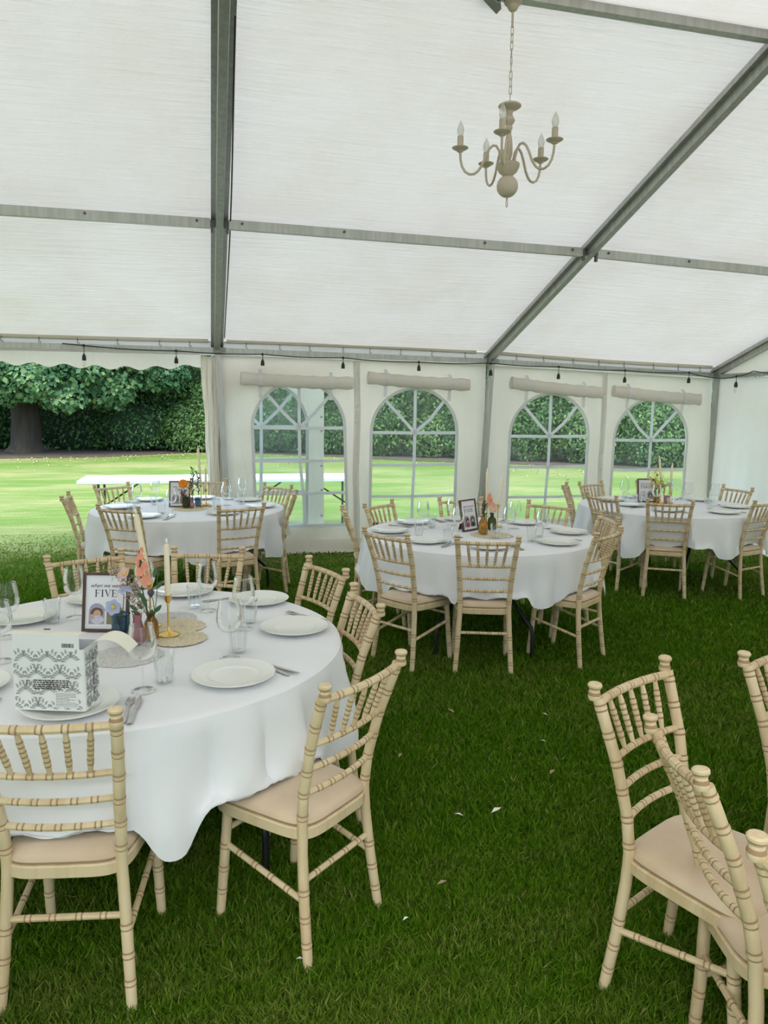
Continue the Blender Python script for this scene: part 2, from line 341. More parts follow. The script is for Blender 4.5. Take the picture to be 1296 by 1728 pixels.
# ------------------------------------------------------------------ marquee roof and frame
BX = [0.0, 3.126, 6.25]
EX = [-6.25, -3.126, 0, 3.126, 6.25]; EZ = [2.262, 2.262, 2.268, 2.232, 2.130]
SL = math.tan(R(18.57)); RY = -4.44
def ez(x): return interp(x, EX, EZ)
def axis_z(x, y): return ez(x) + .03 + SL * (-y if y > RY else (-RY) - (RY - y))
def sheet_z(x, y): return axis_z(x, y) + .068
ceiling = empty('ceiling', (0, 0, 0), label='white canvas roof of the marquee stretched over the frame', kind='structure')
def roof_panel(x0, x1, y0, y1):
    P = []; nu, nv = 26, 34; ph = random.random() * 6
    for i in range(nu + 1):
        row = []; u = i / nu; x = lerp(x0, x1, u)
        for j in range(nv + 1):
            v = j / nv; y = lerp(y0, y1, v)
            bell = math.sin(PI * u) ; pv = abs(math.sin(2 * PI * v))
            z = sheet_z(x, y) - .022 * bell * pv + .004 * bell * math.sin(9 * u + ph) * math.sin(14 * v + 5 * u)
            row.append((x, y, z))
        P.append(row)
    MB().grid(P).build('roof_panel', M['roof'], ceiling)
for k in range(4):
    roof_panel(EX[k], EX[k + 1], 0.0, RY); roof_panel(EX[k], EX[k + 1], RY, 2 * RY)
def roof_hem(x0, x1, sag):
    mb = MB(); pts = []
    for i in range(17):
        u = i / 16; x = lerp(x0, x1, u); pts.append((x, -.035, sheet_z(x, 0) - .002 - sag * math.sin(PI * u) * .5))
    mb.tube(pts, .016, 8, flat=1.5); mb.build('roof_hem', M['hem'], ceiling)
    f = MB(); P = [[(x, y, z) for (y, z) in ((-.03, sheet_z(x, 0) - .005), (.03, ez(x) + .045), (.055, ez(x) - .02), (.06, ez(x) - .05))] for x in np.linspace(x0 - .13, x1 + .16, 14)]
    f.grid(P).build('eave_flap', M['roof'], ceiling)
    n = 8
    for i in range(n):
        u = (i + .55) / n; x = lerp(x0, x1, u) + random.uniform(-.05, .05); h = MB(); z0 = sheet_z(x, 0) - .01
        h.tube([(x, -.05, z0), (x + .006, -.055, z0 - .02), (x - .004, -.05, z0 - .05), (x + .012, -.046, z0 - .062), (x + .018, -.05, z0 - .045)], .004, 5); h.build('hook', M['steel'], ceiling)
roof_hem(-3.05, -.09, .01); roof_hem(.10, 2.95, -.025); roof_hem(3.26, 6.12, .03)

frame = empty('marquee_frame', (0, 0, 0), label='grey aluminium marquee frame of rafters, purlins, ridge and posts', cat='frame')
def beam_between(p0, p1, sec, name, mats, mat=0, side=None):
    p0, p1 = Vector(p0), Vector(p1); t = (p1 - p0).normalized(); s = Vector(side or (1, 0, 0)); s = (s - t * s.dot(t)).normalized(); n = s.cross(t)
    if n.z < 0: n = -n
    vs = [p + s * a + n * b for p in (p0, p1) for a, b in sec]; k = len(sec)
    fs = [tuple(range(k)), tuple(reversed(range(k, 2 * k)))] + [(i, k + i, k + (i + 1) % k, (i + 1) % k) for i in range(k)]
    mb = MB(); mb.add(vs, fs, mat); return mb.build(name, mats, frame, smooth=False)
RSEC = [(-.065, .05), (.065, .05), (.065, .012), (.031, .012), (.031, -.02), (.026, -.03), (.026, -.05), (-.026, -.05), (-.026, -.03), (-.031, -.02), (-.031, .012), (-.065, .012)]
PH = [2.262, 2.232, 2.130]
for i, x in enumerate(BX):
    xt = (0, 3.135, 6.215)[i]
    r = beam_between((xt, .02, axis_z(xt, 0) - .01), (xt, RY, axis_z(xt, RY)), RSEC, 'rafter', M['alu'])
    if i < 2: beam_between((xt, RY, axis_z(xt, RY)), (xt, 2 * RY, axis_z(xt, 2 * RY)), RSEC, 'rafter', M['alu'])
BSEC = [(-.024, -.035), (.024, -.035), (.024, .035), (-.024, .035)]
for (x0, x1) in ((-3.1, -.07), (.07, 3.06), (3.205, 6.15)):
    a, b = axis_z(x0, -2.29) - .012, axis_z(x1, -2.29) - .012
    pu = beam_between((x0, -2.29, a), (x1, -2.29, b), BSEC, 'purlin', M['alu'], side=(0, 1, 0))
    for x in (x0 + .10, x0 + .9, x1 - .9, x1 - .10):
        z = lerp(a, b, (x - x0) / (x1 - x0)); bo = MB(); bo.tube([(x, -2.313, z + .01), (x, -2.322, z + .01)], .011, 8); bo.build('bolt', M['steel'], pu)
    for x, q in ((x0, -1), (x1, 1)):
        c = MB(); c.box((x + q * .018, -2.29, (a if q < 0 else b)), (.04, .04, .05)); c.box((x + q * .012, -2.30, (a if q < 0 else b) - .045), (.02, .025, .05)); c.build('purlin_clamp', M['steel'], pu)
    beam_between((x0, RY, axis_z(x0, RY) + .05), (x1, RY, axis_z(x1, RY) + .05), [(-.027, -.038), (.027, -.038), (.027, .038), (-.027, .038)], 'ridge_beam', M['alu'], side=(0, 1, 0))
    beam_between((x0 - .03, 0, ez(x0)), (x1 + .03, 0, ez(x1)), [(-.022, -.028), (.022, -.028), (.022, .028), (-.022, .028)], 'eave_beam', M['alu'], side=(0, 1, 0))
beam_between((6.21, 0, 2.115), (6.21, -4.4, 2.10), [(-.02, -.025), (.02, -.025), (.02, .025), (-.02, .025)], 'gable_beam', M['alu'])
for (xt, xb, zt) in ((0.0, .105, 2.262), (3.145, 3.055, 2.222), (6.212, 6.243, 2.12)):
    s = [(-.031, -.035), (-.008, -.035), (-.008, -.028), (.008, -.028), (.008, -.035), (.031, -.035), (.031, .035), (-.031, .035)]
    beam_between((xb, -.03, 0), (xt, -.03, zt), s, 'post', M['alu'])
    g = MB(); g.box((xt, -.03, zt), (.085, .085, .06)); g.box((xt + .05, -.035, zt + .01), (.08, .02, .05)); g.build('corner_bracket', M['alud'], frame, smooth=False)
    f = MB(); f.box((xb, -.03, .006), (.14, .14, .012)); f.build('base_plate', M['steel'], frame, smooth=False)

# thin cable running beside the rafter over the aisle
mb = MB(); mb.tube([(.075 + .02 * math.sin(i * .4) * (i / 12), -.2 - i * .36, axis_z(0, -.2 - i * .36) + .02 - .06 * (i / 12) ** 2) for i in range(12)], .0055, 6)
tag(mb.build('power_cable', M['black']), 'thin black power cable running up beside the rafter', 'cable')

# ------------------------------------------------------------------ canvas walls and windows
WIN = [(.885, 1.44, .06), (2.235, 1.39, -.02), (3.945, 1.352, -.03), (5.34, 1.305, -.03)]   # centre x, springing height, foot offset of the mullion
PAN = [(-.03, 1.545), (1.545, 3.10), (3.16, 4.66), (4.66, 6.20)]
SILL = [.325, .325, .31, .30]
wall_back = empty('wall_back', (0, 0, 0), label='cream canvas side wall with four arched windows', kind='structure')
def win_loop(cx, zs, sill, off, n1=10, n2=14, n3=28, hw=.505):
    L_ = []
    for i in range(n1): L_.append((lerp(cx - hw, cx + hw, i / n1) + off * .5, sill))
    for i in range(n2): t = i / n2; L_.append((cx + hw + off * .5 * (1 - t), lerp(sill, zs, t)))
    for i in range(n3): t = PI * i / n3; L_.append((cx + hw * math.cos(t), zs + hw * .98 * math.sin(t)))
    for i in range(n2): t = i / n2; L_.append((cx - hw + off * .5 * t, lerp(zs, sill, t)))
    return L_
def rect_hit(cx, cz, dx, dz, x0, x1, z0, z1):
    t = 1e9
    if dx > 1e-6: t = min(t, (x1 - cx) / dx)
    if dx < -1e-6: t = min(t, (x0 - cx) / dx)
    if dz > 1e-6: t = min(t, (z1 - cz) / dz)
    if dz < -1e-6: t = min(t, (z0 - cz) / dz)
    return cx + dx * t, cz + dz * t
def canvas_panel(x0, x1, z0, z1f, cx, zs, sill, off, y, name, parent, seed, mat='wall', hw=.505):
    lp = win_loop(cx, zs, sill, off, hw=hw); n = len(lp); cc = (cx, lerp(sill, zs, .75)); P = []
    z1 = z1f((x0 + x1) / 2)
    for k in range(7):
        t = k / 6; row = []
        for (x, z) in lp:
            ox, oz = rect_hit(cc[0], cc[1], x - cc[0], z - cc[1], x0, x1, z0, z1)
            if oz > z1 - 1e-4: oz = z1f(ox)
            X, Z = lerp(x, ox, t), lerp(z, oz, t)
            yy = y + .012 * t * math.sin(7 * X + seed) * math.sin(3 * Z + seed) + .010 * t * math.sin(23 * X + 2 * Z + seed)
            row.append((X, yy, Z))
        P.append(row)
    # close the four corners of the sheet
    mb = MB(); mb.grid(P, wrap=True); o = P[-1]
    def nearest(pt): return min(range(n), key=lambda i: (o[i][0] - pt[0]) ** 2 + (o[i][2] - pt[1]) ** 2)
    for cxn, czn in ((x0, z0), (x1, z0), (x0, z1f(x0)), (x1, z1f(x1))):
        i = nearest((cxn, czn)); vs = [(cxn, o[i][1], czn)] + [o[(i + d) % n] for d in (-2, -1, 0, 1, 2)]
        mb.add(vs, [(0, 1, 2), (0, 2, 3), (0, 3, 4), (0, 4, 5)])
    return mb.build(name, M[mat], parent)
def wtop(x): return ez(x) - .045
for i in range(4):
    canvas_panel(PAN[i][0], PAN[i][1], 0.0, wtop, WIN[i][0], WIN[i][1], SILL[i], WIN[i][2], .022, 'wall_panel', wall_back, 1.7 * i)
    sk = MB(); P = [[(x, .022 + .008 * math.sin(9 * x + i) + dy, z) for (z, dy) in ((.16, -.004), (.14, -.012), (.06, -.02 - .008 * math.sin(17 * x)), (.015, -.03), (.004, -.07))] for x in np.linspace(PAN[i][0], PAN[i][1], 30)]
    sk.grid(P).build('ground_flap', M['wall'], wall_back)
# laced seam between the two halves of a bay and beside the posts
for (xs, w) in ((1.545, .075), (4.66, .07)):
    sm = MB(); P = [[(xs + dx + .006 * math.sin(5 * z), .010 - .012 * math.cos(dx / w * PI), z) for dx in np.linspace(-w / 2, w / 2, 7)] for z in np.linspace(.03, wtop(xs) - .01, 26)]
    s = sm.grid(P).build('seam_band', M['band'], wall_back)
    if w > .05:
        for k in range(11):
            z = .2 + k * .185; lc = MB(); lc.tube([(xs - .018, -.006, z), (xs, -.014, z + .012), (xs + .016, -.006, z + .03)], .0045, 5); lc.build('lacing', M['band'], s)
# gathered canvas pulled back from the open bay
gm = MB(); P = []
for k in range(15):
    z = lerp(2.20, 0.02, k / 14); xl = interp(z, [0, .66, 1.58, 2.2], [-.115, -.123, -.150, -.18]); row = []
    for j in range(25):
        u = j / 24; row.append((lerp(xl, .03, u) + .006 * math.sin(z * 9 + j), .02 + .035 * math.sin(u * 21 + .8 * math.sin(z * 2)) * (1 - .4 * u) - .03 * (1 - u), z))
    P.append(row)
gm.grid(P).build('gathered_panel', M['wall'], wall_back)
# second sheet hanging just outside the first window, with its own arched window
canvas_panel(-.12, 1.185, .02, lambda x: 2.17, .47, 1.45, .33, -.02, .13, 'spare_wall_panel', wall_back, 4.4)
for k, z in enumerate((.42, .72, 1.0, 1.4, 1.56)):
    ey = MB(); ey.lathe([(.007, 0), (.013, -.003), (.013, .003), (.007, 0)], 10); ey.build('eyelet', M['steel'], wall_back, (1.155, .118, z), (PI / 2, 0, 0))

def strip(pts, w, y, name, parent, mat='strip', th=.004):
    """flat welded strip along a polyline in the x-z plane"""
    mb = MB(); P = []
    pts = [Vector((a, b)) for a, b in pts]
    for i, q in enumerate(pts):
        t = (pts[min(i + 1, len(pts) - 1)] - pts[max(i - 1, 0)]).normalized(); nn = Vector((-t.y, t.x)) * w / 2
        P.append([(q.x + nn.x, y, q.y + nn.y), (q.x - nn.x, y, q.y - nn.y), (q.x - nn.x, y + th, q.y - nn.y), (q.x + nn.x, y + th, q.y + nn.y)])
    mb.grid(P, wrap=True); return mb.build(name, M[mat], parent, smooth=False)
def window(name, cx, zs, sill, off, y, label, detail=True, wv=0.0):
    w = empty(name, (0, 0, 0), label=label, kind='structure')
    lp = win_loop(cx, zs, sill, off, hw=.515); mb = MB(); c = (cx + off * .2, y + .004, lerp(sill, zs, .6)); n = len(lp)
    vs = [c] + [(lerp(c[0], x, .5), y + .003 + .006 * math.sin(9 * x + 5 * z), lerp(c[2], z, .5)) for x, z in lp] + [(x, y + .002, z) for x, z in lp]
    fs = [(0, 1 + i, 1 + (i + 1) % n) for i in range(n)] + [(1 + i, 1 + n + i, 1 + n + (i + 1) % n, 1 + (i + 1) % n) for i in range(n)]
    mb.add(vs, fs).build('pane', M['pvc'], w)
    h = .50
    strip([(cx - h, zs), (cx, zs - .004), (cx + h, zs)], .036, y - .006, 'glazing_bar', w)
    strip([(cx, zs + h), (cx, zs), (cx + off * .1, lerp(zs, sill, .35)), (cx + off * .8, lerp(zs, sill, .7)), (cx + off, sill)], .036, y - .010, 'glazing_bar', w)
    for q in (-1, 1): strip([(cx, zs), (cx + q * h * .36, zs + h * .34 - wv * q), (cx + q * h * .69, zs + h * .72)], .036, y - .008, 'glazing_bar', w)
    for z in (zs - .372, zs - .742):
        o_ = off * (zs - z) / (zs - sill) * .5; strip([(cx - h + o_, z), (cx + o_, z - .006), (cx + h + o_, z)], .034, y - .007, 'glazing_bar', w)
    lp2 = win_loop(cx, zs, sill, off, hw=.52); strip(lp2 + lp2[:2], .034, y - .012, 'window_border', w)
    return w
WL = ['arched clear plastic window nearest the open bay, spare wall panel showing behind', 'arched clear plastic window between the lacing and the middle post', 'arched clear plastic window just past the middle post', 'arched clear plastic window beside the corner post']
ROLL = [((.245, 1.975), (1.49, 1.945)), ((1.665, 2.01), (2.885, 1.95)), ((3.405, 1.985), (4.605, 1.885)), ((4.755, 1.91), (5.985, 1.82))]
for i in range(4):
    w = window('window_%d' % (i + 1), WIN[i][0], WIN[i][1], SILL[i], WIN[i][2], .014, WL[i], wv=(.0, .02, .015, -.02)[i])
    (xa, za), (xb, zb) = ROLL[i]; mb = MB(); n = 22
    mb.tube([(lerp(xa, xb, k / n), -.030 + .006 * math.sin(k), lerp(za, zb, k / n) - .012 * math.sin(PI * k / n)) for k in range(n + 1)], [.046 + .004 * math.sin(k * 1.9 + i) for k in range(n + 1)], 14, flat=1.55)
    mb.build('rolled_blind', M['wall'], w)
    for u in (.17, .80):
        x = lerp(xa, xb, u); z = lerp(za, zb, u); st = MB()
        st.grid([[(x + dx, yy, zz) for dx in (-.02, .02)] for (yy, zz) in ((.008, z + .11), (-.045, z + .07), (-.085, z + .03), (-.092, z - .02), (-.07, z - .06), (-.02, z - .08), (-.012, z - .20))]).build('tie_strap', M['strip'], w)
window('window_5', .47, 1.45, .33, -.02, .122, 'arched window of the spare wall panel seen through the first window')

# scalloped valance over the open bay
vm = MB(); P = []
for x in np.linspace(-3.1, -.17, 150):
    ph = ((x + 2.02) / .305) % 1; zb = 2.052 + .038 * math.sin(PI * ph) ** 2 * 1.05 + .012 * math.sin(x * 2) + max(0, (x + .8)) * .06
    P.append([(x, .062 - .01 * math.sin(5 * x) * t, lerp(ez(x) - .005, zb, t)) for t in (0, .33, .66, 1)])
v = vm.grid(P).build('trim_1', M['wall']); tag(v, 'scalloped canvas valance above the open bay', kind='structure')
# end wall: hanging lining with soft folds and the gable above it
wr = empty('wall_right', (0, 0, 0), label='white lining of the end wall hanging in soft folds', kind='structure')
mb = MB(); P = []
for y in np.linspace(-.05, -8.8, 150):
    P.append([(6.235 + (.018 * math.sin(11 * y + .5 * math.sin(4 * y)) + .012 * math.sin(29 * y)) * (1 - .6 * t) - .03 * (1 - t) ** 2, y, lerp(.01, 2.085, t)) for t in np.linspace(0, 1, 10)])
mb.grid(P).build('lining', M['lining'], wr)
mb = MB(); P = [[(6.25 + .004 * math.sin(8 * y), y, lerp(2.09, sheet_z(6.25, y) - .01, t)) for t in (0, .5, 1)] for y in np.linspace(0, -8.8, 60)]
mb.grid(P).build('gable_canvas', M['wall'], wr)

# added unseen canvas on the near side and left end, limiting daylight; narrowed entrance
wf = empty('added_wall_front', (0, 0, 0), label='unseen near-side canvas added to limit daylight, open at the entrance', kind='structure')
for (xa, xb) in ((-6.25, -.55), (.28, 6.25)):
    MB().grid([[(x, -8.92 + .012 * math.sin(6 * x), z) for z in (0, .7, 1.4, 2.2)] for x in np.linspace(xa, xb, 40)]).build('wall_panel', M['wall'], wf)
wl = empty('added_wall_left', (0, 0, 0), label='unseen canvas end wall added on the left to limit daylight', kind='structure')
MB().grid([[(-6.25 + .012 * math.sin(6 * y), y, lerp(0, sheet_z(-6.25, y) - .02, t)) for t in (0, .33, .66, 1)] for y in np.linspace(0, -8.8, 60)]).build('wall_panel', M['wall'], wl)
# ------------------------------------------------------------------ chair
def post_x(z): return interp(z, [0, .2, .43, .60, .915], [.176, .163, .150, .157, .185])
def post_y(z): return interp(z, [0, .20, .36, .45, .55, .70, .915], [-.045, -.018, -.003, 0, -.010, -.045, -.118])
def ringed(f, z0, z1, r0, rings, step=.03, rf=None):
    """points, radii and groove flags of a turned rod with paired bamboo rings"""
    S_ = set()
    z = z0
    while z < z1: S_.add(round(z, 5)); z += step
    S_.add(z1); pts = {s: (r0, 0) for s in S_}
    for c in rings:
        for s in list(pts):
            if abs(s - c) < .0125: del pts[s]
        for d, k in ((-.0100, 1.0), (-.0072, .95), (-.0052, 1.07), (.0052, 1.07), (.0072, .95), (.0100, 1.0)): pts[c + d] = (r0 * k, 0)
    zs = sorted(pts); rad = [pts[q][0] * (rf(q) if rf else 1) for q in zs]; mats = []
    for a, b in zip(zs[:-1], zs[1:]):
        mid = (a + b) / 2; mats.append(1 if any(.0050 < abs(mid - c) < .0088 for c in rings) else 0)
    return [f(q) for q in zs], rad, mats
WM = [M['wood'], M['groove']]
def make_chair():
    root = empty('banquet_chair')
    for q in (-1, 1):
        P, Rr, Mm = ringed(lambda z: (q * post_x(z), post_y(z), z), 0.0, .872, .0165, [.09, .165, .245, .475, .55, .625, .70, .775, .848], rf=lambda z: .92 + .08 * min(1, z / .2))
        mb = MB(); mb.tube(P, Rr, 10, Mm); po = mb.build('back_post', WM, root)
        fx, fy = q * post_x(.9), post_y(.9)
        f = MB(); f.lathe([(.015, -.032), (.0172, -.027), (.0180, -.018), (.0150, -.009), (.0140, -.003), (.0172, .002), (.0198, .006), (.0198, .012), (.0165, .016), (.008, .0175), (.0, .018)], 12, (fx, fy - .002, .898), mat=[0, 0, 1, 0, 0, 1, 0, 0, 2, 2]); f.build('finial', WM + [M['worn']], po)
        P, Rr, Mm = ringed(lambda z: (q * lerp(.175, .166, z / .42), lerp(.338, .298, z / .42), z), 0.0, .42, .0165, [.12, .20, .28], rf=lambda z: .88 + .12 * min(1, z / .2))
        mb = MB(); mb.tube(P, Rr, 10, Mm); mb.build('front_leg', WM, root)
        # side stretcher slopes from the front leg down to the back post
        A = Vector((q * .168, .312, .285)); B = Vector((q * .162, -.016, .215)); ln = (B - A).length
        P, Rr, Mm = ringed(lambda t: A + (B - A) * (t / ln), 0, ln, .0095, [ln * k for k in (.2, .4, .6, .8)]); mb = MB(); mb.tube(P, Rr, 8, Mm); mb.build('stretcher', WM, root)
    for (ya, za, xa) in ((-.010, .275, .158), (.305, .335, .166)):
        P, Rr, Mm = ringed(lambda t: (t, ya, za), -xa, xa, .0095, [-.10, -.035, .035, .10]); mb = MB(); mb.tube(P, Rr, 8, Mm); mb.build('stretcher', WM, root)
    def rail(z, bow, r, name, rings):
        xr = post_x(z) - .004; yr = post_y(z)
        P, Rr, Mm = ringed(lambda t: (t, yr - bow * (1 - (t / xr) ** 2), z), -xr, xr, r, rings, step=.02); mb = MB(); mb.tube(P, Rr, 8, Mm); return mb.build(name, WM, root)
    rail(.862, .020, .0125, 'crest_rail', [-.118, -.062, 0, .062, .118])
    for z in (.712, .630, .548): rail(z, .019, .0098, 'back_rail', [-.10, -.05, 0, .05, .10])
    for k in range(-2, 3):
        xt, xb = k * .060, k * .049; bt = .020 * (1 - (xt / .176) ** 2); bb = .019 * (1 - (xb / .163) ** 2)
        A = Vector((xb, post_y(.712) - bb, .712)); B = Vector((xt, post_y(.862) - bt, .862)); ln = .150
        P, Rr, Mm = ringed(lambda t: A + (B - A) * (t / ln), 0, ln, .0088, [.045, .076, .106], step=.015, rf=lambda t: .62 + .38 * min(1, min(t, .15 - t) / .038)); mb = MB(); mb.tube(P, Rr, 8, Mm); mb.build('spindle', WM, root)
    def outline(gr):
        L_ = []
        for i in range(40):
            t = 2 * PI * i / 40; c, s = math.cos(t), math.sin(t); e = .38
            x = abs(c) ** e * (1 if c > 0 else -1); y = abs(s) ** e * (1 if s > 0 else -1)
            yy = .168 + .192 * y; wd = lerp(.163, .196, (yy + .024) / .384); L_.append((x * (wd + gr), .168 + (.192 + gr) * y))
        return L_
    mb = MB(); mb.grid([[(x, y, z) for x, y in outline(g)] for g, z in ((-.02, .398), (0, .398), (.004, .402), (.004, .432), (.0, .436), (-.03, .436))], wrap=True); mb.build('seat_frame', WM, root)
    mb = MB(); prof = [(-.012, .434, 1), (-.004, .438, 1), (.000, .446, 0), (-.003, .456, 0), (-.012, .465, 0), (-.032, .471, 0), (-.075, .475, 0), (-.13, .477, 0)]
    P = [[(x, y, z) for x, y in outline(g)] for g, z, _ in prof]; mb.grid(P[:3], 1, wrap=True); mb.grid(P[2:], 0, wrap=True)
    mb.add([(0, .168, .4775)] + P[-1], [(0, 1 + i, 1 + (i + 1) % 40) for i in range(40)]); mb.build('seat_cushion', [M['cushion'], M['pipe']], root)
    return root
FIVE, FOUR, SIDE, CORNER, CUT = 'the FIVE table', 'the FOUR table', 'the table by the open bay', 'the corner table', 'the cropped table'
TB = {1: (-.473, -5.43), 2: (-.298, -1.46), 4: (1.815, -3.25), 3: (4.27, -2.0), 5: (2.07, -7.39)}
TZ, TR = .75, .838
CH = [  # table, x, y, heading, label
 (1, .227, -6.264, 40.9, 'limewashed chair standing clear at %s, its seat under a folded cloth corner' % FIVE),
 (1, .374, -5.504, 95.4, 'limewashed chair at the right edge of %s, between two others' % FIVE),
 (1, .318, -4.888, 110.4, 'limewashed chair at the far right of %s, nearest the FOUR table' % FIVE),
 (1, -.166, -4.453, 166.2, 'limewashed chair on the far side of %s behind the brass candlestick' % FIVE),
 (1, -.714, -4.478, -157.9, 'limewashed chair on the far side of %s behind the picture frame' % FIVE),
 (1, -.535, -6.377, -9.0, 'large limewashed chair pushed up behind the patterned cake box'),
 (2, -1.209, -1.596, -88.7, 'edge-on chair at the left of %s, lawn behind' % SIDE),
 (2, -.970, -.833, -140.0, 'chair at the far left of %s, backed against the lawn' % SIDE),
 (2, -.741, -2.370, -32.5, 'chair at the near left of %s, its back towards us' % SIDE),
 (2, -.138, -.446, -191.1, 'chair beyond %s, half hidden by flowers' % SIDE),
 (2, .090, -2.415, 17.1, 'chair at the near right of %s, its back towards us' % SIDE),
 (2, .464, -1.038, 130.9, 'chair at the far right of %s, before a window' % SIDE),
 (2, .521, -1.713, 80.5, 'chair seen edge-on at the right end of %s' % SIDE),
 (4, .981, -2.919, -96.5, 'chair seen edge-on at the left end of %s' % FOUR),
 (4, 1.300, -2.602, -140.3, 'chair at the far left of %s in front of the second window' % FOUR),
 (4, 1.98, -2.43, 169.1, 'chair on the far side of %s behind the picture frame' % FOUR),
 (4, 2.544, -2.810, 129.6, 'chair at the far right of %s in front of the third window' % FOUR),
 (4, 2.63, -3.49, 78.8, 'chair at the right end of %s, mostly hidden behind another chair' % FOUR),
 (4, 2.292, -4.073, 36.0, 'chair at the near right of %s, cloth gathered on its seat' % FOUR),
 (4, 1.532, -4.148, -17.2, 'chair at the near middle of %s, its back squarely towards us' % FOUR),
 (4, 1.034, -3.893, -57.3, 'chair at the near left of %s, turned three quarters with its seat showing' % FOUR),
 (3, 3.575, -1.42, -122.4, 'narrow edge-on chair at the far left of %s' % CORNER),
 (3, 3.95, -1.22, -157.4, 'chair on the far side of %s, against the canvas between windows' % CORNER),
 (3, 3.49, -2.24, -75.3, 'chair at the left end of %s, behind chairs of the FOUR table' % CORNER),
 (3, 4.629, -1.230, 157.2, 'chair on the far side of %s behind the yellow flowers' % CORNER),
 (3, 5.08, -1.83, 98.7, 'chair at the right end of %s against the white lining' % CORNER),
 (3, 3.804, -2.679, -30.0, 'chair at the near left of %s, its back towards us' % CORNER),
 (3, 4.600, -2.777, 18.5, 'chair at the near right of %s, cut by the picture edge' % CORNER),
 (5, 1.112, -6.633, -153.7, 'whole empty chair at the front right with slanting back and bare beige seat'),
 (5, 1.095, -7.030, -106.8, 'large chair tilted against another at the front right, seen from behind'),
 (5, 1.71, -6.509, -160.8, 'chair with one post showing at the right edge beyond the empty chair'),
 (5, .955, -7.506, -79.1, 'chair with only its finial and post showing at the lower right corner'),
]
GRP = {1: 'chairs around the FIVE table', 2: 'chairs around the table by the open bay', 3: 'chairs around the corner table', 4: 'chairs around the FOUR table', 5: 'chairs around the cropped table'}
proto = make_chair()
for i, (t, x, y, a, lab) in enumerate(CH):
    o = proto if i == 0 else copy_tree(proto)
    tl = (.071, -.095) if 'tilted' in lab else (0, 0)
    o.location = (x, y, -.024 if 'tilted' in lab else 0); o.rotation_euler = (tl[0], tl[1], R(a)); tag(o, lab, 'chair', GRP[t])

# ------------------------------------------------------------------ round tables and cloths
def round_table(t, rot, label):
    cx, cy = TB[t]; root = empty('round_table', (cx, cy, 0), (0, 0, R(rot)), label, 'table', 'round folding tables')
    mb = MB(); mb.lathe([(0, TZ - .035), (TR - .02, TZ - .035), (TR - .01, TZ - .03), (TR - .01, TZ - .008), (TR - .02, TZ - .004), (0, TZ - .004)], 48); mb.build('table_top', M['white_plastic'], root)
    for q in (-1, 1):
        for s in (-1, 1):
            mb = MB(); mb.tube([(s * .15, q * .46, TZ - .04), (s * .15, q * .50, .46), (s * .16, q * .51, .42), (s * .31, q * .63, .22), (s * .32, q * .64, .17), (s * .32, q * .64, 0)], .014, 8); mb.build('leg', M['blackm'], root)
        mb = MB(); mb.tube([(-.15, q * .49, .55), (.15, q * .49, .55)], .010, 6); mb.build('brace', M['blackm'], root)
    return root
def sm(a, b, x): t = min(1, max(0, (x - a) / (b - a))); return t * t * (3 - 2 * t)
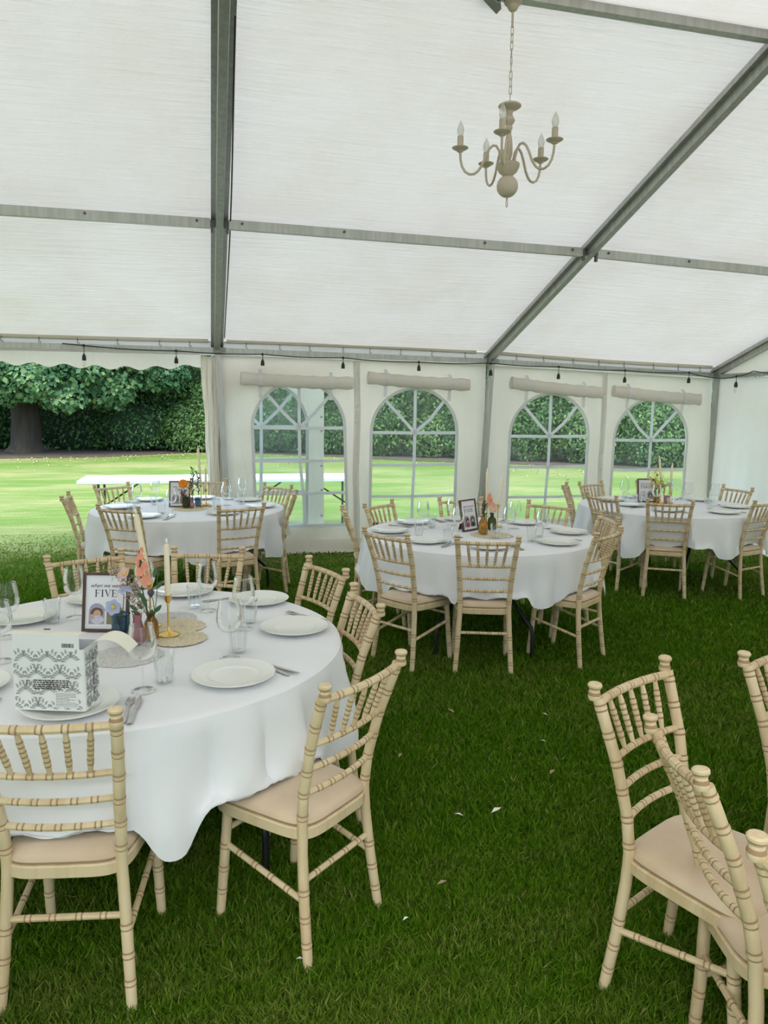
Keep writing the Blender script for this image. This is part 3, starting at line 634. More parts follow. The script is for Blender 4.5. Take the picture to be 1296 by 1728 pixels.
def cloth(t, label, seed, n=220, amp=1.0, drop=.365):
    cx, cy = TB[t]; rs = random.Random(seed); F_ = [(k, rs.uniform(0, 6.28), rs.uniform(.3, 1)) for k in (5, 8, 11, 13, 17, 21)]
    chairs = [(x, y, R(a)) for (tt, x, y, a, _) in CH if tt == t]
    SS = [0, .25, .5, .75, .92, .98, 1.0]; top = [s * TR for s in SS]; down = [.006, .016, .03, .06, .10, .14, .18, .22, .26, .285, .31, .335, drop]
    rows = [[] for _ in range(len(top) + len(down))]
    for i in range(n):
        th = 2 * PI * i / n; c, s_ = math.cos(th), math.sin(th)
        f = sum(w * math.sin(k * th + p) for k, p, w in F_) / 2.1
        f2 = abs(math.sin(10 * th + 1.6 * math.sin(3 * th + seed))) ** .7 - .5; f3 = math.sin(27 * th + 3 * math.sin(5 * th + seed)) * (.5 + .5 * math.sin(4 * th + 2 * seed))
        # is there a chair seat under the hem here?
        occ = 0.0; near = []
        for (x, y, a) in chairs:
            for rr in (.87, .92):
                dx, dy = cx + c * rr - x, cy + s_ * rr - y; lx = dx * math.cos(a) + dy * math.sin(a); ly = -dx * math.sin(a) + dy * math.cos(a)
                w = (1 - sm(.135, .235, abs(lx))) * sm(-.09, -.02, ly)
                if w > occ: occ = w
                if abs(lx) < .32 and rr > .9 and (cx - x) * c + (cy - y) * s_ < 0: near.append(math.hypot(cx - x, cy - y) - .032 + 2.5 * max(0, abs(lx) - .17))
        near = min(near) if near else 9
        k = 0
        for r in top: rows[k].append((cx + c * r, cy + s_ * r, TZ + .002 + (.0 if r < TR - .01 else -.0015))); k += 1
        hem = drop + .022 * math.sin(4 * th + seed) + .012 * f + (.035 * math.exp(-((th - R(285.5)) / R(5)) ** 2) if t == 1 else 0)
        for d0 in down:
            d = d0 * hem / drop; g = sm(-.03, drop, d)
            r = TR + .012 + .010 * sm(0, .05, d) + amp * (g * (.036 * f + .056 * f2 + .028) + .012 * sm(.02, .16, d) * f3); z = TZ - d
            if occ > 0:
                zs = .482 + .006 * math.sin(31 * th)
                if z < zs + .03:
                    ex = (zs + .03 - z); r2 = r + ex * (.55 + .25 * math.sin(13 * th + seed)); z2 = zs + .03 * math.exp(-ex / .02) + .010 * abs(math.sin(19 * th + 30 * ex))
                    r2 = min(r2, TR + .075); r = lerp(r, r2, occ); z = lerp(z, z2, occ)
            r = min(r, max(near - post_y(z), .70), TR + .095)
            rows[k].append((cx + c * r, cy + s_ * r, z)); k += 1
    mb = MB(); mb.grid(rows[1:], wrap=True); mb.add([(cx, cy, TZ + .002)] + rows[1], [(0, 1 + i, 1 + (i + 1) % n) for i in range(n)])
    o = mb.build('tablecloth', M['cloth']); tag(o, label, 'tablecloth', 'round white tablecloths')
    return o
round_table(1, -108, 'round folding table under the cloth of %s, set with the cake box' % FIVE)
round_table(2, -134, 'round folding table by the open bay, one black bent leg showing below the cloth')
round_table(4, 165, 'round folding table with the FOUR sign, black bent leg showing below the cloth')
round_table(3, -175, 'round folding table in the corner of the marquee')
round_table(5, 10, 'round folding table mostly outside the picture at the lower right')
cloth(1, 'bright white tablecloth hanging to a low point on %s' % FIVE, 3, 360, 1.25)
cloth(2, 'grey-lit white tablecloth on %s' % SIDE, 11)
cloth(4, 'white tablecloth with crease lines on %s' % FOUR, 23, 260)
cloth(3, 'white tablecloth on %s before the end wall' % CORNER, 37)
cloth(5, 'edge of a white tablecloth beside the chairs at the lower right', 41, 180)

# ------------------------------------------------------------------ tableware prototypes
def proto_plate():
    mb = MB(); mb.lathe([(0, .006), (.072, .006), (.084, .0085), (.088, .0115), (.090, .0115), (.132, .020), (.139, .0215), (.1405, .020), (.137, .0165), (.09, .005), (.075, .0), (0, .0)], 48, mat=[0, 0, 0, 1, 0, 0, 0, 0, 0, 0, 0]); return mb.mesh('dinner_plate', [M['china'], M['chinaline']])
PLATE = proto_plate()
def wine_meshes():
    b = MB(); b.lathe([(.0, .101), (.012, .1025), (.026, .108), (.038, .122), (.044, .142), (.045, .155), (.042, .180), (.0365, .205), (.0345, .219), (.0355, .2205), (.0365, .219), (.0385, .205), (.044, .180), (.047, .155), (.046, .141), (.040, .120), (.028, .1055), (.012, .100), (.0048, .098)], 28); 
    s = MB(); s.lathe([(.0048, .099), (.0038, .09), (.0034, .06), (.0036, .02), (.006, .008)], 12)
    f = MB(); f.lathe([(.006, .008), (.016, .004), (.034, .002), (.039, .0016), (.039, .0003), (.0, .0003)], 28)
    return b.mesh('bowl', M['glass']), s.mesh('stem', M['glass']), f.mesh('foot', M['glass'])
WINE = wine_meshes()
def tumbler_mesh():
    w = lambda t: .055 * math.cos(14 * t)
    mb = MB(); mb.lathe([(.025, .009), (.0285, .045), (.0315, .085), (.033, .104), (.0335, .106), (.0345, .105), (.0345, .095)], 56); mb.lathe([(.0345, .095), (.033, .08), (.030, .045), (.0265, .012), (.025, .004)], 56, wob=w); mb.lathe([(.025, .004), (.023, .0005), (0, .0005)], 56); mb.lathe([(0, .0095), (.025, .009)], 56)
    return mb.mesh('tumbler', M['tglass'])
TUMB = tumbler_mesh()
def extr(poly, z0, z1, name):
    mb = MB(); mb.prism(poly, z0, z1); return mb.mesh(name, M['cutlery'], smooth=False)
def knife_mesh(): return extr([(-.005, -.105), (.005, -.105), (.0075, -.09), (.006, -.02), (.0045, .0), (.0085, .012), (.009, .07), (.004, .1), (-.002, .108), (-.004, .09), (-.0045, 0), (-.006, -.02), (-.0075, -.09)], .001, .0038, 'table_knife')
def fork_mesh():
    p = [(-.005, -.1), (.005, -.1), (.0075, -.085), (.005, -.02), (.0035, .02), (.006, .038), (.0115, .05), (.0115, .1), (.009, .1), (.0085, .058), (.0065, .058), (.006, .1), (.0035, .1), (.003, .058), (.001, .058), (-.001, .058), (-.003, .058), (-.0035, .1), (-.006, .1), (-.0065, .058), (-.0085, .058), (-.009, .1), (-.0115, .1), (-.0115, .05), (-.006, .038), (-.0035, .02), (-.005, -.02), (-.0075, -.085)]
    return extr(p, .001, .0036, 'dinner_fork')
KNIFE, FORK = knife_mesh(), fork_mesh()
ZT = TZ + .0035
def plate(x, y, lab, g): return tag(link('dinner_plate', PLATE, None, (x, y, ZT), (0, 0, random.random() * 6)), lab, 'plate', g)
def wine(x, y, lab, g, sc=1.0):
    r = empty('wine_glass', (x, y, ZT), (0, 0, random.random() * 6), lab, 'glass', g)
    for n_, m_ in zip(('bowl', 'stem', 'foot'), WINE): link(n_, m_, r)
    r.scale = (sc, sc, sc); return r
def tumbler(x, y, lab, g): return tag(link('glass_tumbler', TUMB, None, (x, y, ZT), (0, 0, random.random() * 6)), lab, 'tumbler', g)
def cut(me, name, x, y, a, lab, g, dz=0): return tag(link(name, me, None, (x, y, ZT + .001 + dz), (0, 0, R(a))), lab, 'cutlery', g)

# the near table, place by place
G1 = dict(p='plates on the FIVE table', w='wine glasses on the FIVE table', t='tumblers on the FIVE table', c='cutlery on the FIVE table')
for (x, y, l) in [(-.064, -5.931, 'empty white dinner plate nearest us on the bright cloth, knife and fork beside it'), (.201, -5.42, 'white dinner plate at the right rim of %s' % FIVE), (.089, -4.94, 'white dinner plate behind two wine glasses at the far right of %s' % FIVE),
                  (-.257, -4.71, 'white dinner plate behind the upright candle on %s' % FIVE), (-.646, -4.774, 'white dinner plate behind the picture frame saying FIVE'), (-.552, -6.085, 'white plate under the patterned cake box'), (-.92, -5.054, 'white plate beyond the cake box beside the tall wine glass'), (-.915, -5.86, 'plate rim showing at the picture edge left of the cake box')]: plate(x, y, l, G1['p'])
for (x, y, l) in [(-.07, -5.733, 'wine glass just behind the nearest empty plate of %s' % FIVE), (-.001, -5.37, 'wine glass in front of the far right plate of %s' % FIVE), (-.144, -5.059, 'wine glass to the right of the upright candle on %s' % FIVE), (-.351, -5.992, 'wine glass in front of the pink bud vase'), (-.701, -5.057, 'wine glass between tumbler and picture frame saying FIVE'),
                  (-.909, -5.302, 'whole wine glass by the picture edge behind the cake box'), (-.865, -5.60, 'wine glass cut off by the picture edge left of the cake box'), (-.419, -4.969, 'wine glass seen through the flowers of %s' % FIVE)]: wine(x, y, l, G1['w'])
for (x, y, l) in [(-.036, -5.665, 'fluted tumbler behind the nearest empty plate of %s' % FIVE), (.026, -5.284, 'fluted tumbler before the far right plate of %s' % FIVE), (-.204, -4.99, 'fluted tumbler before the plate beyond the upright candle'), (-.289, -5.927, 'fluted tumbler between the pink vase and the nearest plate'), (-.779, -5.126, 'fluted tumbler behind the cake box beside the picture frame')]: tumbler(x, y, l, G1['t'])
cut(KNIFE, 'table_knife', .085, -5.868, 222, 'knife lying right of the nearest plate on the bright cloth', G1['c'], .003); cut(FORK, 'dinner_fork', .067, -5.868, 32, 'fork lying crosswise under the knife by the nearest plate', G1['c'])
cut(FORK, 'dinner_fork', -.385, -6.145, -2, 'fork right of the cake box, tines pointing away', G1['c']); cut(KNIFE, 'table_knife', -.362, -6.155, -4, 'knife leaning on the fork right of the cake box', G1['c'], .003)
cut(KNIFE, 'table_knife', .285, -5.25, 225, 'knife behind the plate at the right rim of %s' % FIVE, G1['c']); cut(FORK, 'dinner_fork', .262, -5.235, 40, 'fork behind the plate at the right rim of %s' % FIVE, G1['c'], .003)
cut(FORK, 'dinner_fork', -.075, -4.865, 110, 'fork lying between the two far plates of %s' % FIVE, G1['c']); cut(KNIFE, 'table_knife', -.81, -6.07, -20, 'knife at the picture edge left of the cake box', G1['c'])

# the other tables: plate, wine glass, tumbler and cutlery for each place
PL = {4: [(1.323, -3.555, 'near left'), (1.672, -3.841, 'near middle'), (2.203, -3.78, 'near right'), (2.49, -3.378, 'right end'), (2.356, -2.885, 'far right'), (1.90, -2.62, 'far middle'), (1.466, -2.72, 'far left'), (1.18, -3.098, 'left end')],
      2: [(-.649, -2.05, 'near left'), (-.011, -1.955, 'near right'), (.335, -1.552, 'right end'), (.25, -1.05, 'far right'), (-.19, -.82, 'far middle'), (-.68, -.90, 'far left'), (-.90, -1.428, 'left end')],
      3: [(3.848, -1.986, 'left end'), (3.989, -2.393, 'near left'), (4.43, -2.60, 'near right'), (4.82, -2.27, 'right end'), (4.83, -1.706, 'far right'), (3.864, -1.609, 'far left'), (4.40, -1.39, 'far middle')]}
WG = {4: [(1.455, -3.035, 'far left'), (1.60, -3.42, 'near middle'), (1.976, -3.448, 'near right'), (2.14, -3.651, 'right end'), (1.75, -2.847, 'far middle'), (2.17, -3.10, 'far right')],
      2: [(-.432, -1.924, 'near left'), (.04, -1.363, 'right end'), (.20, -1.02, 'far right'), (-.745, -1.494, 'left end'), (-.62, -1.02, 'far left'), (-.25, -1.05, 'far middle'), (.02, -1.72, 'near right')],
      3: [(3.978, -1.675, 'far left'), (4.487, -1.991, 'near right'), (4.697, -2.115, 'right end'), (4.60, -1.62, 'far right'), (4.05, -2.12, 'left end')]}
TG = {4: [(1.335, -3.337, 'near left'), (1.543, -2.963, 'far left'), (1.459, -3.625, 'near middle'), (1.852, -3.50, 'middle'), (2.059, -3.661, 'near right'), (2.199, -3.487, 'right end')],
      2: [(-.519, -1.837, 'near left'), (.173, -1.294, 'far right'), (-.621, -1.219, 'far left'), (-.06, -1.60, 'near right'), (-.79, -1.62, 'left end')],
      3: [(4.022, -1.874, 'left end'), (4.506, -2.306, 'near right'), (3.95, -1.75, 'far left'), (4.74, -1.95, 'right end'), (4.12, -2.25, 'near left')]}
TN = {4: FOUR, 2: SIDE, 3: CORNER}
for t in (4, 2, 3):
    nm = TN[t]; cx, cy = TB[t]
    for (x, y, w) in PL[t]:
        plate(x, y, 'white dinner plate at the %s place of %s' % (w, nm), 'plates on ' + nm)
        a = math.atan2(y - cy, x - cx); r = math.hypot(x - cx, y - cy)
        px, py = cx + r * math.cos(a + .285), cy + r * math.sin(a + .285)
        cut(KNIFE, 'table_knife', px, py, math.degrees(a + .285) + 90 + 6, 'knife beside the %s plate of %s' % (w, nm), 'cutlery on ' + nm)
        px, py = cx + r * math.cos(a + .33), cy + r * math.sin(a + .33)
        cut(FORK, 'dinner_fork', px, py, math.degrees(a + .33) + 90 - 5, 'fork beside the %s plate of %s' % (w, nm), 'cutlery on ' + nm)
    for (x, y, w) in WG[t]: wine(x, y, 'wine glass at the %s place of %s' % (w, nm), 'wine glasses on ' + nm)
    for (x, y, w) in TG[t]: tumbler(x, y, 'fluted tumbler at the %s place of %s' % (w, nm), 'tumblers on ' + nm)
# ------------------------------------------------------------------ picture signs
def seg(poly): return poly
def letter(ch):
    rc = lambda a, b, c, d: [(a, c), (b, c), (b, d), (a, d)]
    def ring(cx, cz, rx, rz, ix, iz, t0, t1, n=20):
        out = []
        for i in range(n):
            a, b = lerp(t0, t1, i / n), lerp(t0, t1, (i + 1) / n)
            out.append([(cx + rx * math.cos(a), cz + rz * math.sin(a)), (cx + rx * math.cos(b), cz + rz * math.sin(b)), (cx + ix * math.cos(b), cz + iz * math.sin(b)), (cx + ix * math.cos(a), cz + iz * math.sin(a))])
        return out
    stem = [rc(.12, .28, 0, 1), rc(.02, .40, 0, .045), rc(.02, .40, .955, 1)]
    if ch == 'I': return stem, .5
    if ch in 'FE':
        p = stem[:1] + [rc(.02, .40, 0, .045), rc(.02, .74, .945, 1), rc(.70, .75, .76, .95), rc(.28, .58, .49, .54), rc(.55, .59, .40, .63)]
        if ch == 'E': p += [rc(.02, .76, 0, .055), rc(.73, .78, 0, .24)]
        return p, .88
    if ch == 'V': return [[(.05, 1), (.23, 1), (.53, .14), (.46, 0)], [(.46, 0), (.53, .14), (.83, 1), (.76, 1)], rc(-.03, .36, .955, 1), rc(.64, .96, .955, 1)], .96
    if ch == 'W': return [[(.05, 1), (.22, 1), (.44, .14), (.38, 0)], [(.38, 0), (.44, .14), (.70, 1), (.63, 1)], [(.58, 1), (.74, 1), (.96, .14), (.9, 0)], [(.9, 0), (.96, .14), (1.25, 1), (1.18, 1)], rc(-.03, .34, .955, 1), rc(1.06, 1.36, .955, 1)], 1.4
    if ch == 'O': return ring(.5, .5, .45, .52, .29, .465, 0, 2 * PI, 28), 1.02
    if ch == 'U': return [rc(.12, .28, .3, 1), rc(.02, .40, .955, 1), rc(.70, .76, .3, 1), rc(.58, .88, .955, 1)] + ring(.44, .3, .32, .31, .17, .25, PI, 2 * PI, 14), .92
    if ch == 'R': return stem[:2] + [rc(.02, .45, .955, 1), rc(.28, .48, .47, .52)] + ring(.45, .74, .30, .26, .15, .215, -PI / 2, PI / 2, 12) + [[(.40, .50), (.55, .50), (.92, 0), (.74, 0)], rc(.74, .98, 0, .045)], .98
    if ch == 'T': return [rc(.34, .50, 0, 1), rc(.22, .62, 0, .045), rc(.02, .82, .945, 1), rc(.01, .06, .76, 1), rc(.78, .83, .76, 1)], .9
    if ch == 'H': return stem + [rc(.68, .84, 0, 1), rc(.58, .96, 0, .045), rc(.58, .96, .955, 1), rc(.28, .68, .49, .54)], 1.04
    return [], .5
def lettering(word, h, y):
    adv = [letter(c)[1] for c in word]; x = -sum(adv) * h / 2; mb = MB()
    for c in word:
        ps, a = letter(c)
        for p in ps: mb.add([(x + px * h, y, pz * h) for px, pz in p], [tuple(range(len(p)))])
        x += a * h
    return mb
def arch_poly(w, h, n=14):
    r = w / 2; return [(-r, 0), (r, 0)] + [(r * math.cos(PI * i / n), h - r + r * math.sin(PI * i / n)) for i in range(n + 1)]
def ellipse(cx, cz, rx, rz, n=16, clip=None): return [(cx + rx * math.cos(2 * PI * i / n), cz + rz * math.sin(2 * PI * i / n)) for i in range(n)]
PCOL = {k: pbr('print_' + k, c, .4, col2=tuple(v * .72 for v in c), nscale=90) for k, c in dict(lilac=(.42, .40, .55), brown=(.16, .085, .05), skin=(.66, .42, .33), white=(.70, .68, .80), olive=(.25, .23, .13), red=(.42, .05, .07), dark=(.05, .05, .06), grey=(.33, .33, .36)).items()}
def sign_frame(x, y, rz, word, label, photos, fw=.188, fh=.238, lean=11):
    root = empty('picture_frame', (x, y, ZT + .002), (0, 0, R(rz)), label, 'sign', 'table name signs in dark frames')
    tl = empty  # parts are built upright and leaned together
    lr = (R(-lean), 0, 0)
    t = .011; o = [(-fw / 2, 0), (fw / 2, 0), (fw / 2, fh), (-fw / 2, fh)]; i_ = [(-fw / 2 + t, t), (fw / 2 - t, t), (fw / 2 - t, fh - t), (-fw / 2 + t, fh - t)]
    mb = MB(); mb.grid([[(a, yy, b) for a, b in q] for q, yy in ((o, .012), (o, -.004), (i_, -.004), (i_, .004))], wrap=True); mb.add([(a, .012, b) for a, b in o], [(0, 1, 2, 3)]); mb.build('border', M['brownframe'], root, rot=lr, smooth=False)
    mb = MB(); mb.prism(i_, .002, .004, ax='y'); pr = mb.build('print', M['paper'], root, rot=lr, smooth=False)
    fo = link('script_line', SCRIPT, pr, (0, .0014, fh - .060), (PI / 2, 0, 0)); fo['kind'] = 'stuff'
    k = lettering(word, .029, .0014).build('lettering', M['ink'], pr, (0, 0, fh - .098), smooth=False); k['kind'] = 'stuff'
    aw, ah = .064, .084
    for s, ph in zip((-1, 1), photos):
        q = MB(); q.add([(a, .0015, b) for a, b in arch_poly(aw, ah)], [tuple(range(len(arch_poly(aw, ah))))], 0)
        mats = [PCOL[ph[0]]]
        for n_, (col, sh) in enumerate(ph[1]):
            q.add([(a, .0015 - .0002 * (n_ + 1), b) for a, b in ellipse(*sh)], [tuple(range(16))], n_ + 1); mats.append(PCOL[col])
        p_ = q.build('photo', mats, pr, (s * .036, 0, .030), smooth=False); p_['kind'] = 'stuff'
    st = MB(); st.add([(-.03, .013, .0), (.03, .013, .0), (.03, .013, fh * .8), (-.03, .013, fh * .8), (-.03, .014, 0), (.03, .014, 0)], [(0, 1, 2, 3)]); st = MB()
    st.prism([(-.028, 0), (.028, 0), (.018, fh * .78), (-.018, fh * .78)], 0, .003, ax='y'); st.build('easel_stand', M['brownframe'], root, (0, .098, -.001), (R(12), 0, 0), smooth=False)
    return root
def script_mesh():
    f = bpy.data.curves.new('script', 'FONT'); f.body = 'when we were'; f.size = .0235; f.shear = .35; f.align_x = 'CENTER'; f.space_character = .92
    o = bpy.data.objects.new('script', f); COL.objects.link(o); dg = bpy.context.evaluated_depsgraph_get(); me = bpy.data.meshes.new_from_object(o.evaluated_get(dg)); bpy.data.objects.remove(o); me.materials.clear(); me.materials.append(M['ink']); return me
SCRIPT = script_mesh()
KID = ('lilac', [('brown', (0, .045, .026, .022)), ('skin', (.002, .040, .016, .017)), ('white', (.004, .018, .026, .018)), ('skin', (-.018, .030, .010, .010))])
FLW = ('olive', [('lilac', (-.008, .055, .018, .018)), ('grey', (.01, .02, .018, .018))])
sign_frame(-.552, -5.305, -14, 'FIVE', 'dark wood frame reading when we were FIVE with two arched photos', (KID, FLW))
sign_frame(1.80, -3.15, 33, 'FOUR', 'dark wood frame reading when we were FOUR, turned to the side', (('grey', [('dark', (.008, .05, .018, .02)), ('red', (.01, .018, .02, .022)), ('skin', (.01, .04, .01, .012))]), ('grey', [('dark', (0, .05, .022, .022)), ('skin', (0, .045, .013, .014)), ('dark', (0, .016, .024, .018))])))
sign_frame(-.385, -1.44, -8, 'TWO', 'dark wood frame on %s behind an orange flower' % SIDE, (('grey', [('dark', (0, .04, .02, .02)), ('skin', (0, .036, .012, .013))]), FLW))
sign_frame(4.19, -1.755, -12, 'THREE', 'dark wood frame on %s beside yellow flowers' % CORNER, (('white', [('grey', (0, .04, .008, .01))]), ('grey', [('dark', (0, .04, .022, .02)), ('skin', (0, .036, .012, .012))])))

# ------------------------------------------------------------------ cake box
M['boxprint'] = pbr('grey_scroll_print', (.36, .37, .38), .6)
def comma(mb, x, z, ang, ln, curl, w, y, box):
    n = 6; P = []; a = ang; px, pz = x, z
    for i in range(n + 1):
        t = i / n; ww = w * math.sin(PI * (.04 + .93 * t ** .75)) ; nx, nz = -math.sin(a), math.cos(a)
        P.append(((px + nx * ww, pz + nz * ww), (px - nx * ww, pz - nz * ww))); px += math.cos(a) * ln / n; pz += math.sin(a) * ln / n; a += curl / n
    if not all(box[0] < q[0] < box[1] and box[2] < q[1] < box[3] for r in P for q in r): return
    b = [[(q[0], y, q[1]) for q in r] for r in P]; mb.grid(b)
def scroll(mb, box, y, sx=.070, sz=.050):
    """acanthus sprays: comma leaves stepping up and out along a curling stem"""
    for row in range(-2, 5):
        for col in range(-3, 4):
            cx = col * sx + (row % 2) * sx / 2; cz = row * sz
            for q in (-1, 1):
                A = lambda d: R(d) if q > 0 else PI - R(d)
                for i in range(5):
                    t = i / 4; px, pz = cx + q * (.002 + .025 * t ** 1.3), cz + .040 * t - .012 * t * t; pa = 88 - 75 * t
                    comma(mb, px, pz, A(pa + 40), .0155, R(75) * q, .0031, y, box)
                    comma(mb, px + q * .003, pz - .002, A(pa - 50), .0165, R(-80) * q, .0031, y, box)
                comma(mb, cx + q * .0285, cz + .027, A(40), .013, R(-190) * q, .0024, y, box)
                comma(mb, cx + q * .004, cz - .010, A(-35), .012, R(120) * q, .0022, y, box)
def cake_box():
    root = empty('cake_box', (-.583, -6.108, ZT + .0225), (0, 0, R(-16.5)), 'open white cake box printed with grey scrolls, standing on a plate', 'box')
    hw, hd, h = .105, .05, .186; th = .0016
    mb = MB(); P = []
    for z in (0, h): P.append([(-hw, -hd, z), (hw - .006, -hd, z), (hw, -hd + .006, z), (hw, hd, z), (-hw, hd, z)])
    mb.grid(P, wrap=True); mb.add(P[0], [(4, 3, 2, 1, 0)]); Q = [[(x * .985, y * .97, z) for x, y, z in r] for r in P]; mb.grid(Q, wrap=True)
    mb.build('carton', M['card'], root, smooth=False)
    # front panel carries on upward, then its top edge folds back into a long lid flap
    f = MB(); f.box((-.004, -hd + .001, h + .021), (2 * hw - .012, .0016, .044)); f.build('front_tab', M['card'], root, smooth=False)
    l = MB(); l.grid([[(x, y, z) for x in np.linspace(-.128 + abs(y + hd) * .05, .092, 8)] for (y, z) in ((-hd, h + .042), (-hd + .02, h + .041), (-hd + .045, h + .038), (-hd + .065, h + .034))]); l.build('lid_flap', M['cream'], root)
    sl = MB(); sl.box((-.015, -hd + .035, h + .0485), (.018, .006, .002)); sl.build('lid_slot', M['ink'], root, smooth=False)
    s = MB(); P = []
    for i in range(12):
        t = i / 11; P.append([(hw + .118 * t, y * (1 - .25 * t) + .02 * t, h + .115 * t * (1 - t) * 1.15 - .016 * t) for y in np.linspace(-hd + .01, hd + .01, 6)])
    s.grid(P).build('side_flap', M['cream'], root)
    p = MB(); scroll(p, (-hw + .001, hw - .005, .001, h + .004), -hd - .0006); k = p.build('scroll_print', M['boxprint'], root, smooth=False); k['kind'] = 'stuff'
    p = MB(); p2 = MB(); scroll(p2, (-hd + .008, hd - .001, .002, h - .01), 0, .04, .045); p.add([(hw + .0006, v[0], v[2]) for v in p2.v], p2.f); k = p.build('scroll_print', M['boxprint'], root, smooth=False); k['kind'] = 'stuff'
    # printed small text, symbol and barcode
    pl = MB(); pl.box((.050, -hd - .0007, .035), (.066, .0002, .046)); pl.build('plain_patch', M['card'], root, smooth=False)
    tx = MB(); rr = random.Random(2)
    for row in range(5):
        x = -.045; xe = .056 if row < 4 else .035
        while x < xe:
            w = rr.uniform(.004, .012); tx.box((x + w / 2, -hd - .0011, .092 - row * .0062), (w, .0002, .0034)); x += w + .0022
    for row in range(9):
        x = .020; xe = .079 if row not in (3, 5) else .060
        while x < xe:
            w = rr.uniform(.003, .008); tx.box((x + w / 2, -hd - .0011, .053 - row * .0046), (w, .0002, .0013)); x += w + .0015
    x = .045
    while x < .080: w = rr.choice((.0006, .001, .0016)); tx.box((x, -hd - .0004, h + .012), (w, .0002, .012)); x += w + rr.choice((.0008, .0014))
    for (a, b, c, d) in ((-.066, .084, .0012, .016), (-.056, .084, .0012, .016), (-.061, .092, .011, .0012), (-.061, .082, .006, .0012), (-.061, .074, .008, .0012), (-.050, .082, .001, .014), (-.047, .088, .001, .006), (-.0485, .085, .004, .001)): tx.box((a, -hd - .0011, b), (c, .0002, d))
    for row, (a, b) in enumerate(((.03, .055), (.06, .1), (.105, .13), (.135, .15))): tx.box((hw + .001, .012, (a + b) / 2), (.0002, .004, b - a - .006)); tx.box((hw + .001, .019, (a + b) / 2 + .004), (.0002, .0025, b - a - .012))
    k = tx.build('printed_text', M['ink'], root, smooth=False); k['kind'] = 'stuff'
cake_box()

# ------------------------------------------------------------------ doilies, vases, candles, flowers
def doily(x, y, r, mat, label, dz=0.0, nsc=16):
    mb = MB(); n = 96; rows = []
    for k, q in enumerate((.03, .18, .2, .4, .42, .62, .64, .84, 1.0)):
        rows.append([(r * q * (1 + (.055 * abs(math.sin(nsc * i * PI / n)) if q > .7 else 0)) * math.cos(2 * PI * i / n), r * q * (1 + (.055 * abs(math.sin(nsc * i * PI / n)) if q > .7 else 0)) * math.sin(2 * PI * i / n), .0016 + .0012 * (k % 2) + .0006 * math.sin(i * 2.1 + k)) for i in range(n)])
    mb.grid(rows, wrap=True); mb.add([(0, 0, .002)] + rows[0], [(0, 1 + i, 1 + (i + 1) % n) for i in range(n)])
    tag(mb.build('doily', M[mat], None, (x, y, TZ + .0022 + dz)), label, 'doily', 'crochet and lace doilies')
doily(-.256, -5.458, .103, 'doily', 'cream crochet doily under the brass candlestick', .004); doily(-.261, -5.285, .103, 'doily', 'cream crochet doily partly under the other cream one', .002); doily(-.296, -5.15, .10, 'lace', 'white lace doily beyond the cream crochet ones'); doily(-.435, -5.624, .125, 'lace', 'white lace doily between the cake box and the vases')
doily(1.88, -3.36, .15, 'doily', 'cream doily under the bottles on %s' % FOUR); doily(-.29, -1.58, .15, 'doily', 'cream doily under the vases on %s' % SIDE); doily(4.21, -2.02, .15, 'doily', 'cream doily under the vases on %s' % CORNER)
def glassmat(n, c, e): return thinglass(n, c, e, gloss=.9, haze=.10, hcol=c)
GB, GP, GA, GG, GT = glassmat('blue_glass', (.22, .36, .46), (.02, .05, .09)), glassmat('pink_glass', (.66, .42, .44), (.25, .09, .11)), glassmat('amber_glass', (.72, .52, .20), (.30, .16, .03)), glassmat('green_glass', (.25, .28, .06), (.03, .045, .005)), glassmat('teal_glass', (.24, .38, .46), (.04, .08, .12))
VASE = dict(
 tub=[(.018, .002), (.022, .006), (.030, .035), (.0335, .052), (.031, .060), (.033, .066), (.033, .1), (.035, .107), (.032, .107), (.030, .1)],
 bulb=[(.018, .002), (.026, .01), (.030, .028), (.027, .05), (.018, .075), (.0145, .095), (.0165, .115), (.018, .120), (.0155, .12)],
 square=[(.022, .002), (.026, .006), (.027, .04), (.025, .07), (.017, .085), (.013, .093), (.016, .105), (.018, .108), (.0145, .108)],
 bottle=[(.024, .002), (.029, .006), (.029, .06), (.026, .075), (.012, .088), (.010, .105), (.0125, .108), (.0125, .114), (.0095, .114)],
 jar=[(.024, .002), (.028, .006), (.030, .05), (.029, .085), (.030, .092), (.027, .092)])
def vase(kind, x, y, mat, label, sc=1.0, seg_=28, wob=None):
    mb = MB(); mb.lathe(VASE[kind], seg_, wob=wob); mb.add([(0, 0, .003)] + [(VASE[kind][0][0] * math.cos(2 * PI * k / seg_), VASE[kind][0][0] * math.sin(2 * PI * k / seg_), .002) for k in range(seg_)], [(0, 1 + (k + 1) % seg_, 1 + k) for k in range(seg_)])
    o = mb.build('bud_vase', mat, None, (x, y, ZT + .004)); o.scale = (sc, sc, sc); return tag(o, label, 'vase', 'coloured glass bud vases')
fl = lambda t: .03 * math.cos(8 * t)
vase('tub', -.472, -5.46, GB, 'dark blue glass vase right of the FIVE frame', 1.05); vase('bulb', -.407, -5.503, GP, 'pink glass bud vase behind a wine glass', 1.02, wob=fl); vase('square', -.361, -5.444, GA, 'amber textured glass vase holding the coral flowers', .98, 28, lambda t: .05 * math.cos(4 * t))
vase('square', 1.83, -3.319, GA, 'amber glass bottle vase on %s' % FOUR, 1.25, 28, lambda t: .05 * math.cos(4 * t)); vase('bottle', 1.965, -3.15, GG, 'green glass bottle vase on %s' % FOUR, 1.15)
vase('jar', -.326, -1.518, GG, 'green glass jar on %s' % SIDE, 1.1); vase('bulb', -.274, -1.526, GP, 'small pink vase between green and blue ones', .8); vase('jar', -.222, -1.451, GT, 'blue glass jar on %s' % SIDE, .9)
